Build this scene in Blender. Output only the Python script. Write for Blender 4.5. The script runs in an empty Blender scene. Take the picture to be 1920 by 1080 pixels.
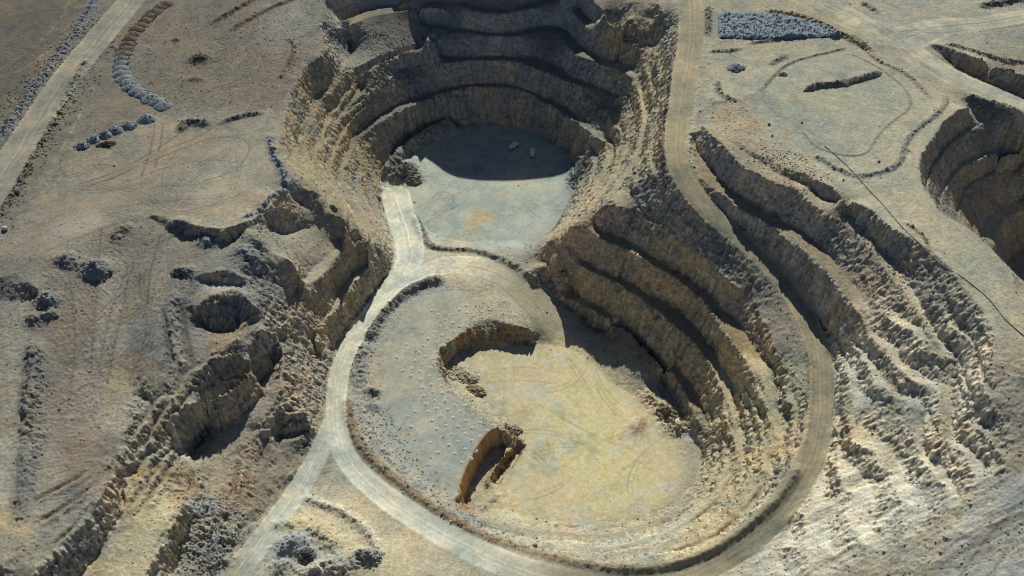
import bpy, bmesh, math, random
import numpy as np
from mathutils import Vector, Matrix

# ------------------------------------------------------------------ camera, sky, sun, exposure
SC = bpy.context.scene
COL = SC.collection
FPX, PITCH, CAMH = 1900.0, math.radians(42.0), 385.0      # focal length in photo pixels, pitch below horizon, height
cam_data = bpy.data.cameras.new("camera")
cam_data.sensor_width = 36.0
cam_data.lens = 36.0 * FPX / 1920.0
cam_data.clip_start = 1.0
cam_data.clip_end = 9000.0
cam = bpy.data.objects.new("camera", cam_data)
cam.location = (0.0, 0.0, CAMH)
cam.rotation_euler = (math.pi / 2 - PITCH, 0.0, 0.0)
COL.objects.link(cam)
SC.camera = cam

SUN_EL, SUN_AZ = math.radians(39.0), math.radians(3.0)     # azimuth measured from +Y towards +X
world = bpy.data.worlds.new("World")
SC.world = world
world.use_nodes = True
wn = world.node_tree
sky = wn.nodes.new("ShaderNodeTexSky")
sky.sky_type = 'NISHITA'
sky.sun_disc = False
sky.sun_elevation = SUN_EL
sky.sun_rotation = SUN_AZ
sky.altitude = 2500.0
sky.air_density = 0.7
sky.dust_density = 0.0
wn.links.new(sky.outputs[0], wn.nodes["Background"].inputs[0])
wn.nodes["Background"].inputs[1].default_value = 0.08

sun_data = bpy.data.lights.new("sun", 'SUN')
sun_data.energy = 5.0
sun_data.angle = math.radians(0.5)
sun_data.color = (0.99, 0.975, 0.89)
sun = bpy.data.objects.new("sun", sun_data)
sdir = Vector((math.sin(SUN_AZ) * math.cos(SUN_EL), math.cos(SUN_AZ) * math.cos(SUN_EL), math.sin(SUN_EL)))
sun.rotation_euler = sdir.to_track_quat('Z', 'Y').to_euler()
COL.objects.link(sun)

SC.view_settings.view_transform = 'Standard'
SC.view_settings.look = 'None'
SC.view_settings.exposure = -0.1
SC.view_settings.gamma = 1.0
SC.render.engine = 'CYCLES'
SC.cycles.max_bounces = 5
SC.cycles.diffuse_bounces = 4
SC.cycles.filter_width = 1.1

rnd = random.Random(7)
rng = np.random.default_rng(11)

# ------------------------------------------------------------------ mapping of the survey (photo) to the ground
CP, SP = math.cos(PITCH), math.sin(PITCH)
def ground(px, py, z):
    """world x, y of what stands at elevation z on the line of sight of a surveyed point"""
    u = (np.asarray(px, float) - 960.0) / FPX
    v = -(np.asarray(py, float) - 540.0) / FPX
    dx, dy, dz = u, CP + v * SP, -SP + v * CP
    t = (np.asarray(z, float) - CAMH) / dz
    return dx * t, dy * t
def survey(x, y, z):
    zz = z - CAMH
    d = y * CP - zz * SP
    return 960 + FPX * x / d, 540 - FPX * (y * SP + zz * CP) / d

# ------------------------------------------------------------------ height field: the grid
CELL = 0.5
X0, X1, Y0, Y1 = -385.0, 385.0, 185.0, 745.0
NX, NY = int((X1 - X0) / CELL) + 1, int((Y1 - Y0) / CELL) + 1
gx = np.linspace(X0, X1, NX)
gy = np.linspace(Y0, Y1, NY)
GX, GY = np.meshgrid(gx, gy)

def spec(lo, hi, beta=0.0, seed=0, shape=None):
    """band limited random field, wavelengths lo..hi metres, unit deviation"""
    ny, nx = shape or (NY, NX)
    r = np.random.default_rng(seed)
    F = np.fft.rfft2(r.standard_normal((ny, nx)))
    fy = np.fft.fftfreq(ny, CELL)[:, None]
    fx = np.fft.rfftfreq(nx, CELL)[None, :]
    f = np.sqrt(fx * fx + fy * fy) + 1e-9
    w = f ** (-beta) * np.exp(-(f * lo / 1.6) ** 4) * (1 - np.exp(-(f * hi) ** 4))
    o = np.fft.irfft2(F * w, s=(ny, nx))
    return (o / o.std()).astype(np.float32)

def blur(a, s):
    """gaussian blur, s in cells"""
    if s <= 0: return a
    n = int(3 * s + 1)
    k = np.exp(-0.5 * (np.arange(-n, n + 1) / s) ** 2); k /= k.sum()
    p = np.pad(a, ((n, n), (0, 0)), mode='edge')
    o = sum(k[i] * p[i:i + a.shape[0]] for i in range(2 * n + 1))
    p = np.pad(o, ((0, 0), (n, n)), mode='edge')
    return sum(k[i] * p[:, i:i + a.shape[1]] for i in range(2 * n + 1))

def sample(F, x, y):
    fx = np.clip((np.asarray(x) - X0) / CELL, 0, NX - 1.001)
    fy = np.clip((np.asarray(y) - Y0) / CELL, 0, NY - 1.001)
    i, j = fx.astype(int), fy.astype(int)
    a, b = fx - i, fy - j
    return (F[j, i] * (1 - a) + F[j, i + 1] * a) * (1 - b) + (F[j + 1, i] * (1 - a) + F[j + 1, i + 1] * a) * b

# ------------------------------------------------------------------ break lines: crests and toes of the benches
S_SUM = np.zeros((NY, NX)); S_CNT = np.zeros((NY, NX))
def dense(pts, step=0.4):
    """polyline of (x, y, z) resampled every step metres, with length along it"""
    p = np.asarray(pts, float)
    seg = np.sqrt(((p[1:, :2] - p[:-1, :2]) ** 2).sum(1))
    s = np.concatenate([[0], np.cumsum(seg)])
    n = max(2, int(s[-1] / step) + 1)
    t = np.linspace(0, s[-1], n)
    return np.stack([np.interp(t, s, p[:, k]) for k in range(p.shape[1])], 1), t
def smooth_poly(p, it=1):
    """curve through the points (centripetal Catmull-Rom)"""
    p = np.asarray(p, float)
    if len(p) < 3: return p
    e = np.vstack([2 * p[0] - p[1], p, 2 * p[-1] - p[-2]])
    out = []
    for i in range(len(p) - 1):
        P0, P1, P2, P3 = e[i:i + 4]
        t0 = 0.0
        t1 = t0 + np.linalg.norm(P1[:2] - P0[:2]) ** .5 + 1e-6
        t2 = t1 + np.linalg.norm(P2[:2] - P1[:2]) ** .5 + 1e-6
        t3 = t2 + np.linalg.norm(P3[:2] - P2[:2]) ** .5 + 1e-6
        for t in np.linspace(t1, t2, 6, endpoint=False):
            A1 = (t1 - t) / (t1 - t0) * P0 + (t - t0) / (t1 - t0) * P1
            A2 = (t2 - t) / (t2 - t1) * P1 + (t - t1) / (t2 - t1) * P2
            A3 = (t3 - t) / (t3 - t2) * P2 + (t - t2) / (t3 - t2) * P3
            B1 = (t2 - t) / (t2 - t0) * A1 + (t - t0) / (t2 - t0) * A2
            B2 = (t3 - t) / (t3 - t1) * A2 + (t - t1) / (t3 - t1) * A3
            out.append((t2 - t) / (t2 - t1) * B1 + (t - t1) / (t2 - t1) * B2)
    out.append(p[-1])
    return np.array(out)
WOBX = 0.9 * spec(14, 60, 1, 21) + 0.55 * spec(3, 14, 1, 22)
WOBY = 0.9 * spec(14, 60, 1, 23) + 0.55 * spec(3, 14, 1, 24)
def lift(z):
    """working levels in the lists below -> elevation in metres"""
    return np.interp(z, [-20, 0, 20, 40, 60, 80, 115, 150], [-20, 0, 18.0, 35.0, 50.0, 63.5, 86, 112])
def to_world(pts, z):
    n = len(pts)
    if len(pts[0]) == 3: zz = np.array([q[2] for q in pts], float)
    elif np.isscalar(z): zz = np.full(n, float(z))
    else: zz = np.interp(np.linspace(0, 1, n), np.linspace(0, 1, len(z)), z)
    zz = lift(zz)
    x, y = ground([q[0] for q in pts], [q[1] for q in pts], zz)
    return np.stack([x, y, zz], 1)
def stamp(d):
    i = np.round((d[:, 0] - X0) / CELL).astype(int); j = np.round((d[:, 1] - Y0) / CELL).astype(int)
    k = (i >= 0) & (i < NX) & (j >= 0) & (j < NY)
    np.add.at(S_SUM, (j[k], i[k]), d[k, 2]); np.add.at(S_CNT, (j[k], i[k]), 1)
def L(z, *pts, jit=0.4):
    d, t = dense(smooth_poly(to_world(pts, z), 1))
    if jit:                                    # one displacement field for all lines, so that neighbours never cross
        for c, F in ((0, WOBX), (1, WOBY)):
            d[:, c] += jit * sample(F, d[:, 0], d[:, 1])
    stamp(d)

# --- pit beyond the saddle (shaded far wall), floor at -6
L(-6, (715,350),(718,325),(735,300),(760,270),(800,246),(850,236),(905,233),(960,238),(1015,256),(1055,278),(1075,300),(1077,330),(1073,360),(1062,395),(1046,425),(1018,450),(985,464))
L(-6, (712,375),(722,405))
L([1,2], (716,318),(748,278),(788,247),(838,223),(885,213),(923,211),(970,217),(1010,232),(1056,254),(1098,294))
L([19,19], (683,250),(723,223),(780,197),(827,177),(873,165),(923,163),(973,168),(1013,188),(1047,207),(1080,230),(1117,257))
L(19.5, (673,246),(717,212),(773,186),(827,169),(873,159),(923,156),(973,162),(1017,182),(1057,199),(1083,218),(1123,246))
L(37, (647,213),(690,177),(707,163),(740,140),(750,130),(803,123),(873,114),(973,116),(993,123),(1033,140),(1083,160),(1120,168),(1160,187))
L(37.5, (690,150),(720,133),(745,122),(765,112),(800,103),(850,108),(900,106),(970,106),(1010,112),(1050,128),(1080,150),(1110,160),(1140,171),(1160,181))
L(48, (672,141),(700,125),(745,103),(775,93),(800,87))
L(54, (800,85),(835,64),(880,63),(935,68),(975,66),(1000,60),(1040,60),(1068,90),(1085,106),(1110,113),(1130,124),(1160,130),(1185,146))
L(54.5, (833,56),(880,57),(935,63),(975,60),(1010,52),(1050,50),(1080,75),(1110,101),(1150,113),(1185,128),(1195,143))
L(71, (834,6),(850,6),(873,16),(910,24),(940,25),(990,17),(1030,8),(1070,20),(1100,52),(1112,60),(1135,64),(1160,72),(1178,79),(1196,84))
L(71.5, (870,5),(910,15),(940,17),(990,9),(1030,-2),(1075,8),(1110,40),(1155,58),(1175,74),(1195,80),(1235,88))
L(88, (830,-40),(900,-30),(960,-28),(1020,-36),(1070,-20),(1118,5),(1130,20),(1155,50),(1180,33),(1196,31),(1236,36))
L(88.5, (800,-48),(900,-40),(960,-38),(1020,-46),(1075,-30),(1130,-2))
for dy_, dz_ in ((0, 0), (10, 0), (24, -10)):            # unseen rim beyond the frame, heights shaped to shade the pit, in metres
    stamp(dense(smooth_poly(np.array([(-150, 690 + dy_, 80), (-110, 694 + dy_, 86 + dz_ / 2), (-72, 694 + dy_, 89 + dz_ / 2), (-52, 692 + dy_, 97 + dz_), (-30, 690 + dy_, 113 + dz_), (5, 690 + dy_, 117 + dz_), (32, 690 + dy_, 114 + dz_), (55, 692 + dy_, 108 + dz_), (82, 690 + dy_, 106 + dz_), (112, 676 + dy_, 99 + dz_), (138, 660 + dy_, 90 + dz_ / 2)], float)))[0])
# terrace on its upper left and the walls behind it
L(50, (652,82),(672,125),(700,110),(780,80))
L(53, (650,66),(680,48),(740,43),(800,47),(831,54))
L(70, (655,46),(690,33),(740,22),(800,15),(831,16))
L(71, (640,40),(690,22),(740,12),(800,5),(828,4))
L(None, (612,-8,90),(660,-24,90),(740,-38,90),(800,-46,90))  # top wall out of view, height set for the shade on the terrace
L(70, (612,72),(622,60),(650,48))
L(58, (801,80),(806,58),(818,52),(831,53))
L(50, (798,86),(796,70))
# --- left wall of that pit
L(None, (585,-60,90),(603,-10,86),(602,50,82),(611,88,80),(600,105,79),(570,130,78),(560,150,77),(545,175,76),(540,195,76),(535,230,75.5),(526,258,75),(524,283,75),(545,325,74.5),(546,338,74),(526,362,74),(503,388,74),(470,414,74))
L(None, (620,80,64),(636,112,56),(634,140,55),(607,167,55),(589,179,55),(579,203,55),(568,227,55),(562,241,56),(556,262,58))
L(54, (650,120),(632,150),(615,172),(597,180),(584,206),(575,226),(566,247),(563,266),(573,289),(590,312),(610,339),(628,371),(641,395),(647,412),(648,428))
L(None, (556,262,57),(563,285,57.5),(579,309,57.5),(600,338,57),(618,368,56.5),(633,391,56))
L(None, (597,290,39.5),(598,312,40),(616,348,40),(641,384,39.5),(663,419,38.5))
L(None, (640,308,21),(638,333,21.5),(649,369,21.5),(671,405,21),(696,443,20.5))
L(None, (1171,190,39),(1184,216,39),(1183,272,39),(1160,322,39)); L(None, (1207,150,56.5),(1217,200,56.5),(1209,258,57),(1195,314,57.5)); L(None, (1128,257,21),(1149,271,21),(1142,309,21),(1119,356,20.5))
L(37.5, (690,146),(672,163),(655,186),(640,207),(630,222),(620,242),(611,266),(605,288))
L(None, (647,214,37),(632,228,37),(621,251,37),(612,271,37),(606,289,37),(607,310,37),(625,345,37),(650,380,37),(672,415,36.5),(685,440,36),(690,456,35))
L(None, (673,248,19.5),(663,272,20),(651,292,21),(646,310,22))
L(None, (683,252,19),(668,266,19),(656,283,19),(648,306,19),(647,330,19),(658,365,19),(680,400,18.5),(705,440,18),(712,470,17))
L(None, (535,290,72),(560,318,70),(567,332,69),(597,365,62),(602,386,58))
# big shaded hollow below the corner of the left plateau
L(None, (535,372,62),(560,378,57),(585,396,54),(600,398,53))
L(None, (490,420,60),(520,440,52),(560,430,48),(600,420,47))
L(None, (480,440,70),(505,478,60),(525,478,58),(545,490,57),(556,505,53))
L(37, (638,450),(615,480),(590,500),(570,523),(556,543),(547,562),(540,590),(532,610))
L(None, (535,612,33),(545,580,35),(557,560,36),(580,540,36.5),(600,521,36.5),(617,504,36.5),(635,476,36.5),(645,460,36.5),(657,450,36),(673,446,35),(688,457,33),(692,470,30))
L(18.5, (687,493),(657,513),(640,538),(623,572),(603,605),(592,640))
L(None, (588,650,14),(607,613,17),(622,590,18),(635,575,18.5),(650,550,18.5),(665,530,18.5),(681,514,18.5),(693,491,18),(712,465,17))
L(None, (728,440,0),(738,475,-.5),(730,508,0),(712,534,.8),(690,556,1.5),(666,590,2.5),(644,625,3),(622,660,3.5))
# --- right wall of the far pit and the lit spur
L(37, (1160,187),(1172,215),(1172,270),(1150,315),(1115,365),(1066,424))
L(None, (1195,148,54),(1205,200,54),(1198,255,55),(1184,310,55),(1152,352,56),(1134,380,56))
L(19, (1117,257),(1137,270),(1130,305),(1108,350),(1072,400),(1030,452))
L(None, (1236,90,78),(1240,150,76),(1225,215,74),(1212,270,72),(1200,320,69),(1185,350,66))
# --- right wall of the near pit, face by face
L(None, (1137,378,56),(1170,388,56),(1195,394,56),(1215,412,56),(1240,432,56),(1275,445,56),(1300,468,55),(1328,488,53.5),(1350,512,51),(1380,535,48.5),(1410,560,46),(1432,600,43),(1447,645,40),(1466,700,37),(1475,760,33.5))
L(None, (1182,350,60),(1187,384,57.5),(1215,404,57),(1240,426,57),(1270,436,58))
L(None, (1118,425,37.5),(1150,442,37.5),(1180,457,37.5),(1205,471,37.5),(1235,488,36.5),(1267,507,35.5),(1303,527,34.5),(1333,555,33.5),(1355,580,33),(1385,605,32),(1400,630,31.5),(1425,665,30.5),(1449,690,29.5),(1462,730,28),(1466,780,26))
L(None, (1066,424,37),(1087,422,37),(1100,428,37),(1120,441,37),(1140,453,37),(1163,463,37),(1188,477,37),(1213,490,36.5),(1247,510,35.5),(1280,533,34.5),(1308,555,33.5),(1335,582,33),(1350,615,32),(1378,650,30.5),(1391,667,30.5),(1407,700,29.5),(1425,740,28),(1442,790,25.5),(1425,885,20),(1375,953,15),(1308,1008,9),(1230,1030,4))
L(None, (1062,468,18.5),(1080,482,18.5),(1105,492,18.5),(1130,508,18.5),(1163,522,18.5),(1197,540,18.5),(1230,560,18.5),(1267,578,18),(1293,600,17.5),(1318,625,16.5),(1338,655,15.5),(1355,690,14.5),(1373,718,13.5),(1388,780,11))
L(None, (1012,480,15),(1030,478,17),(1050,485,18),(1065,492,18),(1097,503,18),(1122,513,18),(1147,525,18),(1172,540,18),(1197,557,18),(1230,582,18),(1255,603,17.5),(1285,626,16.5),(1306,647,16),(1327,678,15),(1337,697,14.5),(1348,722,13.5),(1358,755,12.5),(1370,790,11),(1378,840,9),(1338,920,3),(1278,970,-1),(1200,1000,-3))
L(None, (1013,503,1),(1035,520,0),(1063,533,-.5),(1088,553,-.5),(1122,570,-.5),(1147,587,-.5),(1172,602,-.5),(1202,630,-.5),(1233,660,-1),(1258,680,-1),(1280,703,-1.5),(1300,730,-2),(1316,757,-2.5),(1332,792,-3))
L(None, (1020,530,-1),(1047,548,-1),(1073,565,-1),(1118,587,-1),(1147,603,-1),(1172,620,-1),(1205,650,-1),(1240,685,-1.5),(1262,707,-2),(1278,730,-2),(1296,766,-3),(1308,792,-4))
L(None, (1022,545,-2),(1045,562,-4),(1070,580,-7),(1095,597,-9),(1120,618,-11),(1150,630,-11),(1180,645,-11),(1202,664,-11),(1232,690,-11),(1243,715,-11),(1256,742,-11),(1273,768,-11),(1290,806,-11),(1318,850,-10.5),(1300,900,-11),(1255,945,-11),(1200,968,-11),(1120,982,-11),(1030,975,-11),(960,960,-11),(900,950,-11))
L(-3.5, (905,990),(1000,1011),(1060,1018),(1120,1019),(1170,1014))
# --- faces above the haul road on the right
L(None, (1322,235,103),(1332,252,104),(1347,263,105),(1362,278,105),(1372,293,104),(1385,305,104),(1400,316,103.5),(1415,321,103),(1435,333,102),(1460,345,101.5),(1477,351,101),(1493,350,101),(1505,366,100),(1530,387,99),(1552,402,98.5),(1580,420,98),(1594,427,97.5),(1613,450,97),(1640,477,96),(1667,510,95),(1697,560,92),(1723,600,90),(1747,643,88),(1770,692,82),(1762,790,73),(1757,860,66))
L(None, (1300,262,90),(1311,290,88),(1333,314,86),(1347,333,84),(1365,349,82.5),(1389,366,81.5),(1416,381,80.5),(1443,401,79.5),(1469,418,79),(1497,432,79),(1527,455,79),(1557,482,79),(1588,516,79),(1621,563,78.5),(1643,595,78),(1668,642,76),(1690,698,72),(1702,758,66),(1702,830,59))
L(None, (1291,305,88.5),(1305,325,86),(1325,343,84),(1345,358,82.5),(1372,380,81),(1398,395,80),(1440,423,78),(1467,443,78),(1493,463,78),(1520,487,78),(1547,507,78),(1570,540,77.5),(1590,567,77),(1612,593,76),(1645,643,73),(1662,693,69),(1674,760,63),(1674,830,56),(1668,880,52))
L(None, (1300,335,84),(1312,350,81.5),(1335,376,76.5),(1365,405,70.5),(1400,440,64.5),(1440,478,58.5),(1475,520,53.5),(1505,560,50),(1530,592,47.5),(1550,620,46),(1560,637,45))
L(None, (1385,262,105),(1400,275,105),(1420,290,104.5),(1447,300,105),(1487,318,106),(1520,330,107),(1560,352,110),(1590,372,112),(1633,393,113),(1673,427,114),(1713,447,114),(1747,473,114),(1780,500,114),(1805,533,113.5),(1832,570,113),(1855,610,111.5),(1858,660,107),(1850,720,100),(1870,800,90),(1880,860,84))
L(None, (1382,274,103.5),(1403,290,102.5),(1429,307,101.5),(1459,326,101),(1485,338,100.5),(1507,344,100),(1536,366,99.5),(1566,384,99),(1603,416,98.5),(1627,441,98),(1657,469,97),(1683,497,96),(1707,537,94),(1741,590,91.5),(1769,640,89.5),(1793,692,84),(1787,790,75),(1780,855,68))
L(None, (1560,640,52),(1590,650,57),(1585,700,54),(1583,760,50),(1590,830,46),(1575,900,40))
# lower right weathered slopes
L(None, (1466,780,26.5),(1460,832,24.5),(1444,890,21),(1398,958,16),(1332,1014,10),(1262,1036,5.5))
L(None, (1388,780,11.5),(1396,840,10),(1358,924,4.2),(1296,978,0),(1216,1006,-2))
L(None, (1702,830,59),(1697,880,55),(1655,945,47),(1600,1000,41))
L(None, (1668,880,52),(1643,938,46),(1590,990,40))
L(None, (1780,857,68),(1774,905,64),(1740,962,57)); L(None, (1757,860,66),(1750,900,61),(1715,955,54))
L(None, (1500,960,32),(1590,920,40),(1665,890,50),(1755,870,64),(1850,860,79))
L(None, (1450,1020,28),(1600,1040,40),(1700,1050,52),(1790,1000,67),(1850,960,75),(1930,900,84))
L(None, (1400,1085,22),(1560,1120,34),(1700,1130,50),(1800,1080,66),(1930,1090,77))
L(None, (1820,1000,71),(1930,960,80))
# --- plateaus
L(None, (1340,190,104),(1400,180,106),(1450,140,106),(1560,95,106),(1680,150,106),(1740,200,107),(1690,260,107),(1600,310,107),(1520,300,106.5),(1430,220,106))
L(None, (1345,20,105),(1450,15,107),(1560,60,107))
L(None, (1345,75,105),(1450,75,107),(1580,78,107))
L(110, (1640,340),(1700,400),(1760,440),(1830,500),(1880,560),(1920,620),(1960,700))
L(None, (1900,700,104),(1930,780,96))
L(None, (1240,20,100),(1225,-30,103),(1180,5,95))
L(110, (1500,-60),(1700,-60),(1960,-60))
L(None, (1880,30,107),(1960,60,108))
# pit at the right edge
L(109, (1818,200),(1795,207),(1770,228),(1745,265),(1726,290),(1724,320),(1728,345),(1746,372),(1760,398),(1785,412),(1830,442),(1880,490),(1902,520),(1903,545),(1960,600),jit=0.5)
L(91, (1832,236),(1806,245),(1778,268),(1755,296),(1743,325),(1737,352),(1744,388),(1770,425),jit=0.3)
L(91, (1828,240),(1868,222),(1920,219),(1990,225),jit=0.4)
L(91, (1830,238),(1800,256),(1776,280),(1757,305),(1746,329),(1740,355),(1747,390),(1773,427),jit=0.3)
L(73.5, (1990,270),(1920,272),(1872,276),(1840,290),(1805,305),(1778,335),(1765,364),(1762,396),(1786,432),jit=0.3)
L(73, (1990,282),(1920,283),(1870,288),(1830,303),(1800,318),(1782,338),(1769,366),(1765,398),(1789,434),jit=0.3)
L(56, (1990,310),(1920,311),(1880,315),(1850,324),(1818,343),(1801,372),(1796,410),(1817,452),jit=0.3)
L(55.5, (1990,320),(1920,320),(1890,322),(1852,331),(1823,346),(1805,374),(1799,412),(1820,453),jit=0.3)
L(36, (1990,372),(1920,374),(1880,388),(1850,410),(1838,440),(1845,480),jit=0.3)
L(None, (1800,166,101),(1840,180,99.5),(1880,196,99),(1960,225,98.5))
L(None, (1816,205,99),(1850,204,97),(1900,208,97))
L(None, (1838,236,91),(1834,222,92),(1820,205,97),jit=0.3)
# sunken ramp in the upper right
L(None, (1738,80,107),(1762,84,109),(1800,96,110),(1850,115,111),(1920,136,112),(1990,156,112),jit=0.4)
L(None, (1745,87,106),(1790,122,99),(1830,140,96),(1880,158,94),(1920,172,93),(1990,196,92),jit=0.3)
L(None, (1756,104,105.5),(1795,134,97.5),(1835,153,95),(1880,171,93.5),(1920,186,93),(1990,210,92),jit=0.2)
# --- left plateau
L(None, (100,345,75),(250,305,75),(400,292,75),(500,262,75))
L(None, (40,440,75),(150,400,75),(280,382,74.5),(400,395,74))
L(None, (240,60,79.5),(330,110,79),(450,140,78.5),(540,110,79),(580,40,82),(520,-30,86))
L(None, (0,10,82),(60,60,81),(-60,200,80))
L(None, (340,195,77),(420,215,76.5),(500,212,76))
# --- the worked ground lower left
L(None, (283,403,74),(300,405,74),(340,418,74),(375,425,74),(400,430,73.5),(430,426,73.5),(468,414,74))
L(None, (284,408,72),(303,424,70),(342,439,67),(378,443,66.5),(404,452,65),(422,462,63),(446,446,64),(464,430,69))
L(None, (0,519,74),(14,515,74),(31,513,74),(48,525,73.5),(62,540,73))
L(None, (-10,560,65),(20,566,65),(45,566,65),(64,556,66))
L(None, (0,480,75),(90,478,75),(150,440,74.5),(260,400,74.5))
L(None, (235,470,67),(220,540,63),(200,620,58),(172,700,52),(150,800,46))
L(None, (60,600,64),(40,700,58),(20,800,53),(0,900,50),(30,960,48))
L(None, (330,520,64),(312,600,57),(300,700,50),(290,760,44))
L(None, (352,572,57),(372,571,57.5),(390,556,58),(440,544,58),(455,551,58),(476,572,55))
L(None, (378,616,42),(398,624,40),(440,621,40),(466,608,42))
L(None, (372,600,50),(384,626,45),(400,642,46),(440,630,45.5),(470,603,47),(482,584,50))
L(None, (362,521,62),(385,511,64),(430,510,64),(456,517,63))
L(None, (370,524,60.5),(400,531,57),(430,535,57),(456,531,58))
L(None, (462,428,73),(455,470,66),(470,500,59),(480,520,55),(480,560,53))
L(None, (480,588,50),(455,605,48.5),(440,640,46.5),(410,660,45),(380,690,43.5),(345,735,41),(310,780,39),(280,830,36),(240,900,33),(215,980,32))
L(None, (496,610,47),(480,626,45.5),(466,655,43),(470,690,39),(440,722,38),(400,745,37),(372,751,37),(350,761,37),(327,781,36),(324,800,34))
L(None, (516,665,25),(508,690,22),(488,720,19),(468,742,17),(443,772,15),(402,800,13),(372,836,11),(356,850,11))
L(None, (326,806,31),(336,832,22),(356,856,14),(378,850,15),(402,815,18),(424,795,20),(452,780,22),(490,740,22))
L(None, (450,830,18),(400,885,15),(380,960,14))
L(None, (528,630,31),(530,680,29),(526,730,26),(507,780,22),(490,805,20))
L(None, (520,668,25),(512,695,22),(496,730,20))
L(None, (590,655,12),(602,690,8),(592,760,8),(585,800,7))
L(None, (524,789,17),(545,765,18.5),(562,764,18),(575,780,16),(579,798,12))
L(None, (516,816,9),(540,822,8),(560,818,8),(572,804,9))
L(None, (512,822,11),(545,827,10),(570,812,10))
L(None, (560,872,8),(480,952,9),(432,1000,10))
L(None, (350,945,28),(326,985,28),(305,1020,28),(280,1060,29),(258,1095,30))
L(None, (364,968,18),(348,1008,16),(330,1055,15),(318,1100,15))
L(None, (420,960,13),(402,1030,11),(380,1090,10))
L(None, (60,1085,48),(85,1052,48),(110,1020,48),(150,975,47.5),(185,935,47),(205,905,45),(214,888,42))
L(None, (98,1138,31),(124,1104,31),(149,1072,31),(189,1026,31.5),(221,982,32.5),(233,944,34.5),(228,908,38))
L(None, (100,900,49),(50,1000,51),(0,1060,52))
L(None, (252,742,47),(240,790,46.5),(222,840,45),(214,880,43)); L(None, (276,752,42),(264,800,41),(246,850,39.5),(233,896,38.5))
L(None, (560,900,7.5),(600,880,5)); L(None, (60,640,64),(58,700,60),(50,780,56),(40,860,53)); L(None, (80,640,61),(78,700,57),(70,780,52.5),(58,860,50))
L(None, (20,760,55),(130,850,47))
L(None, (250,1000,30),(200,1090,30))
L(None, (560,950,7),(600,1000,8),(560,1080,8),(650,1080,7))
L(None, (520,870,9),(470,900,12),(430,905,14))

# --- areas with a given elevation: roads, pit floors
A_SET = np.zeros((NY, NX), bool); A_VAL = np.zeros((NY, NX))
ROADMASK = np.zeros((NY, NX), np.float32)       # 1 on the roads
ROAD_U = np.zeros((NY, NX), np.float32)         # signed metres from the centre line
ROAD_S = np.zeros((NY, NX), np.float32)
def line_field(d, reach):
    """nearest point of a dense polyline for the cells within reach: (j, i, index, signed distance)"""
    best = np.full((NY, NX), 1e9, np.float32); idx = np.zeros((NY, NX), np.int32)
    n = int(reach / CELL) + 1
    oy, ox = np.mgrid[-n:n + 1, -n:n + 1]
    step = max(1, int(1.2 / 0.4))
    for k in range(0, len(d), step):
        ci, cj = int(round((d[k, 0] - X0) / CELL)), int(round((d[k, 1] - Y0) / CELL))
        i0, i1, j0, j1 = max(0, ci - n), min(NX, ci + n + 1), max(0, cj - n), min(NY, cj + n + 1)
        if i0 >= i1 or j0 >= j1: continue
        dd = (gx[i0:i1][None, :] - d[k, 0]) ** 2 + (gy[j0:j1][:, None] - d[k, 1]) ** 2
        b = best[j0:j1, i0:i1]; m = dd < b
        b[m] = dd[m]; idx[j0:j1, i0:i1][m] = k
    jj, ii = np.nonzero(best < reach * reach)
    k = idx[jj, ii]
    k2 = np.minimum(k + 2, len(d) - 1); k1 = np.maximum(k - 2, 0)
    tx, ty = d[k2, 0] - d[k1, 0], d[k2, 1] - d[k1, 1]
    ln = np.sqrt(tx * tx + ty * ty) + 1e-9
    sd = ((gx[ii] - d[k, 0]) * ty - (gy[jj] - d[k, 1]) * tx) / ln      # positive on the right hand
    dist = np.sqrt(best[jj, ii])
    return jj, ii, k, np.where(sd < 0, -dist, dist)
ROADS = []
def road(hw, *pts, paint=1.0, setz=True):
    """hw: half width in metres, one number or one per end"""
    p = smooth_poly(to_world(pts, None), 3)
    d, t = dense(p)
    hws = np.interp(np.linspace(0, 1, len(d)), np.linspace(0, 1, len(np.atleast_1d(hw))), np.atleast_1d(hw))
    jj, ii, k, sd = line_field(d, hws.max() + 2)
    m = np.abs(sd) <= hws[k]
    if setz:
        A_SET[jj[m], ii[m]] = True; A_VAL[jj[m], ii[m]] = d[k[m], 2]
    w = np.clip((hws[k] - np.abs(sd)) / 0.8 + .5, 0, 1) * paint
    s = w > ROADMASK[jj, ii]
    ROADMASK[jj[s], ii[s]] = w[s]; ROAD_U[jj[s], ii[s]] = sd[s] / hws[k[s]]; ROAD_S[jj[s], ii[s]] = t[k[s]]
    ROADS.append((d, hws))
    return d, hws

def poly_mask_world(P):
    """cells inside the world polygon P (n, 2)"""
    inside = np.zeros((NY, NX), bool)
    x, y = np.asarray(P)[:, 0], np.asarray(P)[:, 1]
    i0, i1 = max(0, int((x.min() - X0) / CELL)), min(NX, int((x.max() - X0) / CELL) + 2)
    j0, j1 = max(0, int((y.min() - Y0) / CELL)), min(NY, int((y.max() - Y0) / CELL) + 2)
    if i0 >= i1 or j0 >= j1: return inside
    xx, yy = GX[j0:j1, i0:i1], GY[j0:j1, i0:i1]
    c = np.zeros(xx.shape, bool)
    for a in range(len(x)):
        b = (a + 1) % len(x)
        if y[a] == y[b]: continue
        hit = ((y[a] > yy) != (y[b] > yy)) & (xx < (x[b] - x[a]) * (yy - y[a]) / (y[b] - y[a]) + x[a])
        c ^= hit
    inside[j0:j1, i0:i1] = c
    return inside
def area(z, *pts):
    m = poly_mask_world(smooth_poly(to_world(list(pts) + [pts[0]], z), 1)[:, :2])
    A_SET[m] = True; A_VAL[m] = lift(z)
    return m

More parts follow.
